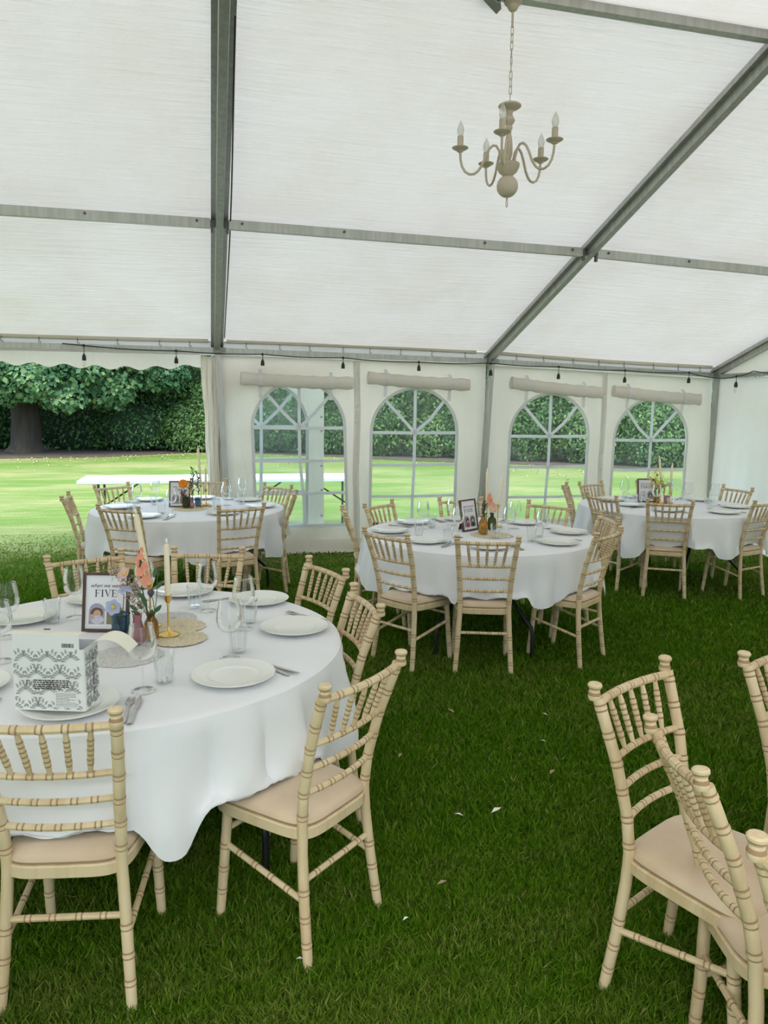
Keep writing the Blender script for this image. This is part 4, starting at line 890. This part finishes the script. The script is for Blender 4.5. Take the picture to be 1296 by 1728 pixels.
vase('jar', 4.141, -1.984, GA, 'amber jar of flowers on %s' % CORNER, 1.0); vase('jar', 4.29, -1.93, GP, 'pink glass jar on %s' % CORNER, .9)

def candle_holder(x, y, h, label, top=None):
    mb = MB(); mb.lathe([(0, .0), (.041, .0), (.042, .003), (.034, .008), (.014, .015), (.007, .024), (.0045, .035), (.0042, h - .045), (.006, h - .040), (.0045, h - .035), (.008, h - .030), (.013, h - .022), (.0145, h - .003), (.017, h), (.012, h), (.0115, h - .012), (0, h - .012)], 24, wob=lambda t: .0)
    return tag(mb.build('candlestick', M['gold'], None, (x, y, ZT + .006)), label, 'candlestick', 'slim brass candlesticks')
def candle(p0, p1, label, r=.0112):
    p0, p1 = Vector(p0), Vector(p1); d = (p1 - p0); ln = d.length; q = Vector((0, 0, 1)).rotation_difference(d.normalized()).to_euler()
    root = empty('taper_candle', p0, q, label, 'candle', 'ivory taper candles')
    mb = MB(); mb.lathe([(0, 0), (r, 0), (r * .98, ln * .5), (r * .86, ln - .028), (r * .55, ln - .024), (0, ln - .023)], 14); mb.build('wax', M['wax'], root)
    mb = MB(); mb.lathe([(.0, ln - .024), (.004, ln - .02), (.0052, ln - .013), (.0035, ln - .005), (.0006, ln), (0, ln)], 10); mb.build('flame_tip', M['flame'], root)
    return root
candle_holder(-.298, -5.410, .162, 'brass candlestick on the cream doilies of %s' % FIVE); candle((-.298, -5.410, ZT + .158), (-.2965, -5.408, 1.150), 'upright ivory taper candle on %s' % FIVE)
candle_holder(-.376, -5.27, .19, 'brass candlestick hidden by the flowers of %s' % FIVE); candle((-.378, -5.272, ZT + .186), (-.421, -5.28, 1.252), 'leaning ivory taper candle behind the coral flowers', .0125)
candle_holder(2.072, -3.0, .17, 'brass candlestick holding the shorter candle on %s' % FOUR); candle((2.073, -3.0, .92), (2.110, -3.0, 1.168), 'shorter ivory taper leaning on %s' % FOUR)
candle_holder(1.960, -3.05, .185, 'brass candlestick behind the green bottle on %s' % FOUR); candle((1.960, -3.05, .935), (1.952, -3.05, 1.219), 'taller ivory taper upright on %s' % FOUR)
candle_holder(4.268, -1.86, .20, 'brass candlestick with leaning candle on %s' % CORNER); candle((4.268, -1.86, .95), (4.222, -1.87, 1.228), 'taller ivory taper on %s leaning over the flowers' % CORNER)
candle_holder(4.373, -1.86, .20, 'brass candlestick with upright candle on %s' % CORNER); candle((4.373, -1.86, .95), (4.374, -1.87, 1.162), 'shorter ivory taper on %s' % CORNER)
candle_holder(-.192, -1.38, .20, 'brass candlestick with bent candle on %s' % SIDE); candle((-.192, -1.385, .95), (-.212, -1.40, 1.31), 'taller bent ivory taper on %s' % SIDE)
candle_holder(-.150, -1.36, .15, 'lower brass candlestick on %s' % SIDE); candle((-.150, -1.36, .90), (-.146, -1.40, 1.132), 'shorter ivory taper on %s' % SIDE)
for x, y, l in ((-.186, -1.457, 'small gold tealight cup left of the low candlestick'), (-.115, -1.45, 'small gold tealight cup right of the low candlestick')):
    mb = MB(); mb.lathe([(0, 0), (.018, 0), (.020, .018), (.0185, .018), (.017, .012), (0, .012)], 18); tag(mb.build('tealight', M['gold'], None, (x, y, ZT)), l, 'tealight', 'gold tealight cups')

FM = {k: leafmat('petal_' + k, a, b, trans=.3, scale=20) for k, (a, b) in dict(coral=((.80, .24, .12), (.90, .42, .28)), pink=((.72, .42, .42), (.82, .56, .54)), blue=((.36, .42, .66), (.52, .56, .76)), peach=((.82, .50, .34), (.88, .66, .52)), orange=((.86, .28, .02), (.92, .42, .05)), yellow=((.78, .52, .05), (.88, .68, .15)), dry=((.55, .42, .34), (.66, .55, .46)), white=((.75, .74, .70), (.8, .8, .78)), plum=((.22, .06, .08), (.32, .12, .12)), thistle=((.08, .09, .13), (.14, .15, .20))).items()}
FM['stem'] = pbr('flower_stem', (.07, .13, .04), .6); FM['leaf'] = leafmat('flower_leaf', (.03, .085, .035), (.07, .15, .07), trans=.2, scale=15); FM['centre'] = pbr('flower_centre', (.75, .58, .06), .8)
def stem(root, a, b, bend=.01, r=.0016, mat='stem'):
    a, b = Vector(a), Vector(b); mid = (a + b) / 2 + Vector((bend, bend * .3, 0)); mb = MB(); mb.tube([a, (a + mid) / 2 + Vector((bend * .25, 0, 0)), mid, (b + mid) / 2 + Vector((bend * .25, 0, 0)), b], r, 6); return mb.build('stem', FM[mat], root)
def petals(c, n, ln, w, up, nrm=(0, -1, .25), cup=.3):
    mb = MB(); c = Vector(c); N_ = Vector(nrm).normalized(); a = N_.cross(Vector((0, 0, 1)));
    a = a.normalized() if a.length > .01 else Vector((1, 0, 0)); b = N_.cross(a)
    for k in range(n):
        t = 2 * PI * k / n + up; d = a * math.cos(t) + b * math.sin(t); s = N_.cross(d)
        P = [[c + d * ln * u + N_ * (cup * ln * u * u) + s * (w * q * math.sin(PI * min(1, .12 + u * .8))) + N_ * (.1 * w * q * q) for q in (-1, 0, 1)] for u in (0, .35, .7, 1.0)]
        mb.grid(P)
    return mb
def leafblade(root, p, d, ln, w, name='leaf'):
    mb = MB(); p = Vector(p); d = Vector(d).normalized(); s = d.cross(Vector((0, -1, .3))).normalized(); n = s.cross(d)
    mb.grid([[p + d * ln * u + s * (w * q * math.sin(PI * (.06 + .9 * u))) + n * (.15 * w * (abs(q) - 1)) for q in (-1, 0, 1)] for u in (0, .25, .5, .75, 1)]); return mb.build(name, FM['leaf'], root)
def flower(name, base, head, kind, size, label, nrm=(0, -1, .25), n=6, bend=.01, grp='cut flowers on the tables', col=None, leaves=2):
    root = empty(name, (0, 0, 0), label=label, cat='flower', group=grp); base, head = Vector(base), Vector(head)
    stem(root, base, head, bend)
    if kind == 'open':
        petals(head, n, size, size * .48, .3, nrm).build('petals', FM[col], root); mb = MB(); mb.ball(head + Vector(nrm).normalized() * size * .12, size * .24, 8, 5); mb.build('flower_centre', FM['centre'], root)
    elif kind == 'double':
        petals(head, n, size, size * .42, .0, nrm, .25).build('outer_petals', FM[col], root); petals(head + Vector(nrm).normalized() * size * .1, n, size * .7, size * .34, .4, nrm, .7).build('inner_petals', FM[col], root)
    elif kind == 'cone':
        petals(head, n, size, size * .55, .2, nrm, -.55).build('petals', FM[col], root)
    elif kind == 'spike':
        ax = (head - base).normalized()
        for k in range(11):
            u = k / 11; p = head - ax * (size * 1.0 * u) + Vector((math.cos(k * 2.4), math.sin(k * 2.4), 0)) * (.006 + .010 * u); rr = .0075 + .007 * u
            petals(p, 5, rr * 1.6, rr * .9, k, (math.cos(k * 2.4), math.sin(k * 2.4) - .6, .4), .35).build('floret', FM[col], root)
    elif kind == 'ball':
        mb = MB(); mb.ball(head, size, 10, 7)
        for k in range(60):
            t = k * 2.4; zz = 1 - 2 * (k + .5) / 60; q = math.sqrt(1 - zz * zz); d = Vector((q * math.cos(t), q * math.sin(t), zz)); mb.tube([head + d * size * .9, head + d * size * 1.35], [.0012, .0003], 4)
        mb.build('head', FM[col], root)
    elif kind == 'plume':
        rs = random.Random(len(label)); ax = (head - base)
        mb = MB()
        for k in range(110):
            u = rs.uniform(.45, 1.02); p = base + ax * u + Vector((rs.gauss(0, 1), rs.gauss(0, 1), rs.gauss(0, 1))) * size; mb.ball(p, rs.uniform(.0026, .0050), 5, 3)
        o = mb.build('seed_heads', FM[col], root); o['kind'] = 'stuff'
    for k in range(leaves):
        u = .35 + .22 * k; p = base + (head - base) * u; leafblade(root, p, (math.cos(2.6 * k + size * 70), -.2, .8), .035, .007)
    return root
def X1(px, py, y=-5.45): return (-.407 + (px - 233) * .00240 + (y + 5.5) * .02, y, .757 + (1083 - py) * .00234)
VA, VP, VB = (-.361, -5.444, .80), (-.407, -5.503, .80), (-.472, -5.46, .78)
flower('coral_stock', VA, X1(237, 932, -5.44), 'spike', .13, 'tall coral stock flower spike in front of the leaning candle', col='coral', leaves=3, bend=-.012)
flower('pink_poppy', VA, X1(213, 972, -5.43), 'open', .030, 'pale pink flower left of the coral spike', (-.5, -.5, .55), 5, .02, col='pink', leaves=1)
flower('blue_poppy', VB, X1(213, 992, -5.46), 'cone', .030, 'pale blue drooping flower over the FIVE lettering', (-.2, -.15, 1), 6, .0, col='blue', leaves=0)
flower('blue_anemone', VB, X1(196, 1022, -5.475), 'open', .031, 'pale blue flower with yellow centre facing us', (-.05, -1, .2), 6, .006, col='blue', leaves=0)
flower('thistle', VA, X1(253, 1002, -5.46), 'ball', .012, 'dark blue thistle ball below the coral flower', col='thistle', leaves=1, bend=.012)
flower('dried_grass', VA, X1(193, 962, -5.41), 'plume', .009, 'dusty pink dried grass plume spreading over the frame', col='dry', leaves=0, bend=.02)
flower('dried_grass', VA, X1(224, 985, -5.43), 'plume', .010, 'cream dried sprig beside the dusty plume', col='dry', leaves=0, bend=.01)
flower('white_daisy', VA, X1(238, 984, -5.45), 'open', .014, 'small white flower under the coral spike', (-.2, -1, .3), 8, .0, col='white', leaves=0)
rt = empty('eucalyptus_sprig', (0, 0, 0), label='dark green leafy sprig at the mouth of the amber vase', cat='flower', group='cut flowers on the tables'); stem(rt, VA, X1(262, 960, -5.42), .01)
for k, (px, py, dx, dz) in enumerate(((250, 1035, .3, 1), (258, 1025, .7, .8), (246, 1015, -.4, 1), (262, 985, .6, .9), (244, 1000, -.9, .7), (258, 965, .3, 1), (236, 1028, -.9, .5), (232, 1020, -1, .8), (252, 1000, .2, 1))): leafblade(rt, X1(px, py + 12, -5.452), (dx, -.1, dz), .040, .0085)
V4a, V4g = (1.83, -3.319, .84), (1.965, -3.15, .83)
flower('peach_stock', V4g, (1.945, -3.13, 1.03), 'spike', .09, 'peach flower spike on %s' % FOUR, col='coral', leaves=1, bend=-.008)
flower('peach_dahlia', V4g, (1.962, -3.17, .925), 'double', .036, 'round peach flower in the green bottle', (-.1, -1, .3), 9, .0, col='peach', leaves=1)
flower('dark_twig', V4a, (1.80, -3.30, 1.075), 'none', .0, 'thin dark twig leaning behind the FOUR frame', col='plum', leaves=0, bend=-.03)
flower('green_sprig', V4a, (1.835, -3.31, .99), 'plume', .006, 'thin green sprig in the amber bottle', col='thistle', leaves=3)
flower('orange_marigold', (-.326, -1.518, .80), (-.345, -1.53, .975), 'double', .043, 'bright orange marigold on %s' % SIDE, (-.1, -1, .35), 12, .0, col='orange', leaves=2)
flower('yellow_sprig', (-.274, -1.526, .80), (-.285, -1.50, 1.015), 'plume', .012, 'small yellow flower sprig beside the marigold', col='yellow', leaves=3)
flower('dark_sprig', (-.326, -1.518, .82), (-.36, -1.52, .91), 'plume', .012, 'dark plum filler at the foot of the marigold', col='plum', leaves=2)
flower('grey_sprig', (-.222, -1.451, .80), (-.222, -1.46, 1.06), 'plume', .010, 'grey-green sprig in the blue jar', col='thistle', leaves=4)
flower('blue_sprig', (-.274, -1.526, .80), (-.262, -1.52, 1.10), 'plume', .008, 'slim dark sprig behind the pink vase', col='thistle', leaves=4)
for i, (dx, dz, l) in enumerate(((-.085, 1.03, 'yellow sprig drooping over the frame on %s' % CORNER), (-.03, 1.10, 'tallest yellow sprig on %s' % CORNER), (.03, 1.03, 'yellow sprig beside the candle on %s' % CORNER))): flower('yellow_sprig', (4.141, -1.984, .80), (4.16 + dx, -1.96, dz), 'plume', .016, l, col='yellow', leaves=3)
flower('plum_sprig', (4.141, -1.984, .80), (4.22, -1.97, .985), 'plume', .020, 'dark plum berries below the yellow sprigs', col='plum', leaves=2)
flower('blue_poppy', (4.29, -1.93, .80), (4.315, -1.94, .965), 'cone', .034, 'pale blue drooping flower on %s' % CORNER, (.3, -.2, 1), 6, .0, col='blue', leaves=0)

# ------------------------------------------------------------------ chandelier
def chandelier():
    cx, cy = 1.476, -4.44; root = empty('chandelier', (cx, cy, 0), (0, 0, 0), 'taupe five-arm chandelier with candle bulbs hanging from the ridge', 'chandelier')
    mb = MB(); mb.lathe([(0, 3.732), (.012, 3.732), (.022, 3.74), (.030, 3.754), (.030, 3.760), (.045, 3.771), (.048, 3.776), (.048, 3.784), (0, 3.784)], 28); mb.build('ceiling_rose', M['chand'], root)
    mb = MB(); mb.tube([(0, 0, 3.745), (0, 0, 3.655)], .0065, 8); mb.build('rod', M['chand'], root)
    z = 3.66; k = 0
    while z > 3.285:
        ln = .044; mb = MB(); w = .0065; c = z - ln / 2; P = [((w * math.cos(2 * PI * i / 14)), c + (ln / 2 - w) * (1 if math.sin(2 * PI * i / 14) > 0 else -1) * (abs(math.sin(2 * PI * i / 14)) > .01) + w * math.sin(2 * PI * i / 14)) for i in range(15)]
        mb.tube([(a, 0, b) if k % 2 == 0 else (0, a, b) for a, b in P], .0022, 6, caps=False); mb.build('chain_link', M['chand'], root, rot=(0, 0, .5 * math.sin(k * 2))); z -= ln - .0075; k += 1
    mb = MB(); mb.lathe([(0, 3.288), (.008, 3.288), (.010, 3.278), (.052, 3.274), (.061, 3.268), (.060, 3.262), (.045, 3.252), (.020, 3.240), (.016, 3.225), (.018, 3.215), (.030, 3.196), (.030, 3.190), (.018, 3.172), (.014, 3.166), (.018, 3.160), (.018, 3.150), (.013, 3.144), (.012, 3.125), (.018, 3.10), (.022, 3.06), (.022, 3.02), (.014, 2.99), (.016, 2.983), (.016, 2.975)], 26); mb.build('column', M['chand'], root)
    mb = MB(); mb.lathe([(0, 2.976), (.058, 2.976), (.063, 2.972), (.060, 2.955), (.048, 2.930), (.028, 2.914), (.020, 2.910)], 28); mb.build('bowl', M['chand'], root)
    mb = MB(); mb.ball((0, 0, 2.858), .0575, 24, 16); mb.build('ball', M['chand'], root)
    mb = MB(); mb.lathe([(0, 2.804), (.008, 2.803), (.005, 2.793), (0, 2.79)], 10); P = [(.0075 * math.cos(t), 0, 2.772 + .022 * math.sin(t)) for t in np.linspace(0, 2 * PI, 15)]; mb.tube(P, .0022, 6, caps=False); mb.build('hook_ring', M['chand'], root, rot=(0, 0, .6))
    view = math.atan2(CAMY - cy, CAMX - cx)
    for k in range(5):
        a = view - R(7.5) - R(72) * k
        arm = empty('arm', (0, 0, 0), (0, 0, a), parent=root)
        K = [(.036, 2.965), (.040, 3.00), (.050, 3.04), (.066, 3.064), (.084, 3.066), (.102, 3.05), (.120, 3.015), (.140, 2.965), (.160, 2.935), (.182, 2.918), (.206, 2.916), (.230, 2.928), (.248, 2.955), (.257, 2.99), (.260, 3.035)]
        mb = MB(); mb.tube([(r, 0, z) for r, z in K], .0068, 8); mb.build('arm_tube', M['chand'], arm)
        mb = MB(); mb.lathe([(.006, 3.026), (.016, 3.030), (.014, 3.036), (.030, 3.040), (.043, 3.048), (.044, 3.051), (.040, 3.052), (.018, 3.047), (0, 3.047)], 22, (.260, 0, 0)); mb.build('drip_cup', M['chand'], arm)
        mb = MB(); mb.lathe([(0, 3.046), (.0165, 3.046), (.0165, 3.108), (.013, 3.111), (0, 3.111)], 16, (.260, 0, 0)); mb.build('candle_sleeve', M['chand'], arm)
        mb = MB(); mb.lathe([(.011, 3.110), (.015, 3.118), (.0185, 3.132), (.0185, 3.142), (.014, 3.160), (.007, 3.176), (.002, 3.186), (0, 3.188)], 16, (.260, 0, 0)); mb.build('bulb', M['bulb'], arm)
chandelier()
fd = empty('floodlight', (1.37, -4.40, 3.80), (R(-30), R(25), R(20)), 'small grey square floodlight fixed beside the chandelier', 'light')
mb = MB(); mb.box((0, 0, 0), (.11, .035, .11), taper=.96); mb.build('housing', M['alud'], fd, smooth=False)
mb = MB(); mb.lathe([(0, 0), (.036, 0), (.040, .004), (.044, .004), (.046, .0)], 24); mb.build('lens', pbr('flood_lens', (.45, .50, .55), .25), fd, (0, -.018, 0), (PI / 2, 0, 0))
mb = MB(); mb.tube([(-.062, .0, 0), (-.062, .03, .06), (.062, .03, .06), (.062, 0, 0)], .006, 6); mb.build('bracket', M['steel'], fd)

# ------------------------------------------------------------------ festoon lights along the eave
def festoon():
    root = empty('festoon_lights', (0, 0, 0), label='black festoon cable with lamp holders strung along the eave', cat='string lights')
    T = [(-1.341, -.09, 2.273), (-.426, -.09, 2.245), (.479, -.09, 2.233), (1.366, -.09, 2.218), (2.244, -.09, 2.194), (3.114, -.10, 2.202), (3.982, -.09, 2.181), (4.866, -.09, 2.159), (5.759, -.09, 2.150), (6.14, -.12, 2.09), (6.15, -.465, 2.10), (6.15, -.75, 2.15), (6.14, -1.3, 2.09)]
    pts = [(-1.55, -.05, 2.29)]
    for a, b in zip(T[:-1], T[1:]):
        a, b = Vector(a), Vector(b)
        for i in range(8): t = i / 8; pts.append(a.lerp(b, t) - Vector((0, 0, .012 * math.sin(PI * t))))
    pts.append(T[-1]); mb = MB(); mb.tube(pts, .0062, 6); mb.build('cable', M['black'], root)
    Z = [2.147, 2.14, 2.138, 2.127, 2.121, 2.086, 2.063, 2.038, 2.048, None, 1.993]
    for i, z in enumerate(Z):
        if z is None: continue
        x, y, zc = T[i]
        h = empty('lamp_holder', (x, y, 0), parent=root)
        w = MB(); w.tube([(0, 0, zc), (.003, 0, (zc + z) / 2), (0, 0, z + .03)], .0035, 5); w.build('drop_wire', M['black'], h)
        s = MB(); s.lathe([(0, zc - z + .012), (.012, zc - z + .012), (.012, zc - z - .014), (0, zc - z - .014)], 10, (0, 0, z)); s.build('cable_tap', M['black'], h)
        s = MB(); s.lathe([(0, .045), (.006, .045), (.012, .032), (.019, .018), (.021, -.022), (.019, -.026), (0, -.026)], 12, (0, 0, z)); s.build('socket', M['black'], h)
        if i in (0, 1, 5, 10):
            b = MB(); b.lathe([(.012, -.026), (.014, -.034), (.022, -.055), (.0225, -.065), (.018, -.082), (.008, -.093), (0, -.095)], 14, (0, 0, z)); b.build('bulb', M['clearbulb'], h)
festoon()

# ------------------------------------------------------------------ outside: trestles, bed, hedge and trees
def trestle(x0, x1, y0, label):
    root = empty('trestle_table', ((x0 + x1) / 2, y0 + .38, 0), (0, 0, 0), label, 'table', 'white folding trestles on the lawn'); L2 = (x1 - x0) / 2
    mb = MB(); mb.grid([[(x, y, z) for x, y in [(q * (L2 - d) + 0, s * (.38 - d)) for q, s in ((-1, -1), (1, -1), (1, 1), (-1, 1))]] for d, z in ((.02, .695), (0, .70), (0, .735), (.008, .742))], wrap=True); mb.add([(-L2 + .008, -.372, .742), (L2 - .008, -.372, .742), (L2 - .008, .372, .742), (-L2 + .008, .372, .742)], [(0, 1, 2, 3)]); mb.add([(-L2 + .02, -.36, .695), (L2 - .02, -.36, .695), (L2 - .02, .36, .695), (-L2 + .02, .36, .695)], [(3, 2, 1, 0)]); mb.build('table_top', M['white_plastic'], root, smooth=False)
    for q in (-1, 1):
        for s in (-1, 1): mb = MB(); mb.tube([(q * (L2 - .24), s * .28, .70), (q * (L2 - .24), s * .28, .01)], .016, 8); mb.build('leg', M['steel'], root)
        mb = MB(); mb.tube([(q * (L2 - .24), -.28, .22), (q * (L2 - .24), .28, .22)], .012, 6); mb.build('crossbar', M['steel'], root)
        mb = MB(); mb.tube([(q * (L2 - .24), 0, .36), (q * .18, 0, .69)], .012, 6); mb.build('brace', M['blackm'], root)
trestle(-1.70, .13, 1.33, 'white folding trestle table out on the lawn beyond the open bay'); trestle(.15, 1.98, 1.33, 'white folding trestle table on the lawn seen through the first window')

M['leafA'] = leafmat('sycamore_leaf', (.035, .10, .045), (.075, .17, .075), (.22, .32, .12), trans=.3, scale=.5)
M['leafB'] = leafmat('laurel_leaf', (.020, .07, .018), (.050, .13, .035), (.12, .21, .06), trans=.2, rough=.35, scale=.6)
M['leafC'] = leafmat('shrub_leaf', (.045, .11, .030), (.10, .19, .055), (.22, .30, .10), trans=.3, scale=.6)
M['leafD'] = leafmat('spruce_needle', (.06, .12, .12), (.13, .21, .22), (.26, .36, .38), trans=.15, scale=.7)
M['mass'] = pbr('leaf_gap_shade', (.010, .026, .010), .9, col2=(.018, .042, .014), nscale=2)  # near-black core colour stands in for the shade between leaves
def leaf_cloud(blobs, n, size, mat, name='foliage', droop=.5, aspect=.5):
    B_ = np.array([b[:6] for b in blobs], float); ar = (B_[:, 3] * B_[:, 5]) + (B_[:, 4] * B_[:, 5]); idx = rng.choice(len(B_), n, p=ar / ar.sum())
    d = rng.normal(size=(n, 3)); d /= np.linalg.norm(d, axis=1)[:, None]; d[:, 1] = np.where(rng.random(n) < .75, -np.abs(d[:, 1]), d[:, 1])
    rr = 1 + .09 * np.sin(d[:, 0] * 7 + idx) * np.sin(d[:, 2] * 9 + idx * 2) + rng.normal(0, .07, n) - .12 * (rng.random(n) < .3)
    C_ = B_[idx, :3] + d * B_[idx, 3:6] * rr[:, None]
    k = C_[:, 2] > .05; C_, d = C_[k], d[k]; n = len(C_)
    nr = d + rng.normal(0, .55, (n, 3)) + np.array([0, 0, .5]); nr /= np.linalg.norm(nr, axis=1)[:, None]
    ax = rng.normal(0, .7, (n, 3)) + d * .5 - np.array([0, 0, droop]); ax -= nr * (ax * nr).sum(1)[:, None]; ax /= np.linalg.norm(ax, axis=1)[:, None]; sd = np.cross(nr, ax)
    s = size * rng.uniform(.6, 1.35, n)[:, None]
    V = np.empty((n * 4, 3)); V[0::4] = C_ - ax * s * .5; V[1::4] = C_ + sd * s * aspect * .5 - nr * s * .06; V[2::4] = C_ + ax * s * .5 - nr * s * .1; V[3::4] = C_ - sd * s * aspect * .5 - nr * s * .06
    i = np.arange(n) * 4; return mesh_np(name, V, np.concatenate([np.stack([i, i + 1, i + 2], 1), np.stack([i, i + 2, i + 3], 1)]), mat)
def bush(name, label, blobs, n, size, mat, trunk=None, group='trees and shrubs along the lawn edge', aspect=.5, droop=.5, cat='shrub'):
    cx, cy = blobs[0][0], blobs[0][1]; root = empty(name, (cx, cy, 0), label=label, cat=cat, group=group)
    bl = [(b[0] - cx, b[1] - cy, b[2], b[3], b[4], b[5]) for b in blobs]
    o = link('foliage', leaf_cloud(bl, n, size, mat, droop=droop, aspect=aspect), root); o['kind'] = 'stuff'
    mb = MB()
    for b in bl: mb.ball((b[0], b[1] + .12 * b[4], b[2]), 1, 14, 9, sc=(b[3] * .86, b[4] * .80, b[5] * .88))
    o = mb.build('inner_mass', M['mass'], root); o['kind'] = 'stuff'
    if trunk:
        x, y, r, h = trunk; mb = MB(); mb.tube([(x - cx, y - cy, 0), (x - cx + .02, y - cy, .25), (x - cx + .05, y - cy, 1.2), (x - cx - .1, y - cy, h * .6), (x - cx, y - cy, h)], [r * 1.5, r * 1.1, r, r * .85, r * .6], 14); mb.build('trunk', M['bark'], root)
    return root
so = MB(); so.add([(-20, 17.0, .012), (-8, 16.6, .012), (-3.5, 17.4, .012), (0, 20.2, .012), (3, 18.0, .012), (6.4, 14.9, .012), (13.2, 10.4, .012), (24, 6, .012), (26, 30, .012), (-20, 30, .012)], [tuple(range(10))]); tag(so.build('ground_bed', M['soil'], smooth=False), 'bare brown earth bed under the trees and hedge', kind='structure')
bush('sycamore_tree', 'big sycamore with brown trunk and hanging leafy boughs', [(-6.2, 19.6, 5.2, 3.4, 2.6, 2.4), (-4.4, 18.2, 3.2, 1.6, 1.2, 1.15), (-6.9, 17.6, 3.2, 1.5, 1.0, 1.05), (-2.6, 19.0, 3.9, 1.7, 1.3, 1.2), (-9.3, 18.4, 3.6, 2.0, 1.5, 1.5), (-3.4, 18.6, 2.3, 1.0, .8, .7), (-5.4, 17.4, 2.5, .9, .7, .7), (-7.9, 17.4, 2.4, 1.0, .7, .7), (-6.3, 17.9, 2.15, .8, .6, .5), (-4.6, 17.6, 1.9, .7, .5, .45), (-1.7, 19.2, 2.9, 1.0, .8, .7)], 38000, .17, M['leafA'], trunk=(-6.3, 20.0, .48, 5), cat='tree', aspect=.8, droop=.7)
bush('laurel_hedge', 'dark glossy laurel hedge behind the sycamore', [(-4.5, 22.3, 2.2, 3.4, 1.8, 2.9), (-.8, 22.0, 2.3, 2.6, 1.6, 2.8), (1.8, 20.9, 2.3, 2.2, 1.6, 2.9), (-9, 22.8, 2.2, 3.4, 1.8, 2.9), (-13, 22, 2.2, 3.0, 1.8, 2.9), (0, 22.5, 4.6, 3.0, 1.8, 2.0), (-2.6, 20.9, .9, 1.6, .9, 1.0), (-.6, 20.9, 3.4, 1.5, .9, 1.4)], 42000, .135, M['leafB'])
bush('rhododendron', 'paler rounded rhododendron bush at the edge of the hedge', [(-.6, 20.3, .9, 1.1, .9, 1.0), (.3, 20.0, 1.3, 1.0, .8, 1.0), (-.1, 20.5, 1.9, .9, .7, .7)], 8000, .125, M['leafC'], aspect=.38)
bush('yew_tree', 'dark dense evergreen behind the first window', [(3.6, 19.4, 2.6, 2.0, 1.6, 3.0), (4.6, 19.6, 4.8, 2.2, 1.5, 2.2), (2.6, 19.8, 1.2, 1.2, 1.0, 1.3)], 18000, .12, M['leafB'], cat='tree')
bush('hawthorn_tree', 'light green leafy tree framed by the second window', [(6.3, 17.6, 2.0, 1.7, 1.3, 2.0), (7.2, 17.0, 3.4, 1.9, 1.3, 1.8), (5.6, 17.8, .9, 1.1, .9, 1.0), (6.0, 17.9, 3.6, 1.2, 1.0, 1.3), (7.7, 16.6, .8, 1.1, .8, .95)], 24000, .125, M['leafC'], cat='tree')
bush('holly_tree', 'dark upright evergreen between second and third windows', [(8.9, 16.4, 2.2, 1.3, 1.1, 2.4), (9.0, 16.6, 4.2, 1.6, 1.2, 2.0), (8.9, 15.8, .9, 1.1, .8, 1.1), (4.6, 18.6, .9, 1.2, .8, 1.1)], 16000, .12, M['leafB'], cat='tree')
bush('hazel_tree', 'olive green bushy tree filling the third window', [(10.6, 14.6, 1.9, 1.7, 1.3, 2.0), (11.3, 14.0, 3.4, 1.9, 1.3, 1.8), (9.8, 14.9, 3.2, 1.4, 1.1, 1.5), (11.9, 13.4, 1.0, 1.1, .9, 1.1)], 24000, .115, M['leafC'], cat='tree')
bush('blue_spruce', 'blue-grey spruce showing in the top of the corner window', [(15.6, 13.6, 2.6, 1.9, 1.6, 1.2), (15.4, 13.4, 3.6, 1.7, 1.5, 1.0), (15.6, 13.5, 4.6, 1.4, 1.2, .9), (15.7, 13.5, 5.6, 1.0, .9, .9), (14.4, 13.4, 3.0, 1.0, .9, .5)], 24000, .17, M['leafD'], trunk=(15.6, 14.2, .22, 6), cat='tree', aspect=.22, droop=.2)
bush('laurel_bush', 'low green bush row under the spruce in the corner window', [(13.6, 11.8, 1.1, 1.4, 1.0, 1.35), (15.2, 10.9, 1.2, 1.4, 1.0, 1.4), (12.6, 12.6, 1.6, 1.1, .9, 1.6), (17, 10, 1.3, 1.6, 1.1, 1.6)], 20000, .11, M['leafC'])
bush('far_woodland', 'dark mass of woodland closing the view behind the hedge', [(-2, 27, 4, 9, 2, 4.5), (8, 22, 4, 6, 2, 4.5), (16, 18.5, 4, 6, 2.5, 4.8), (22, 12, 4, 5, 3, 4.5), (-16, 25, 4, 7, 2, 4.5)], 26000, .22, M['leafB'], cat='trees')['kind'] = 'stuff'
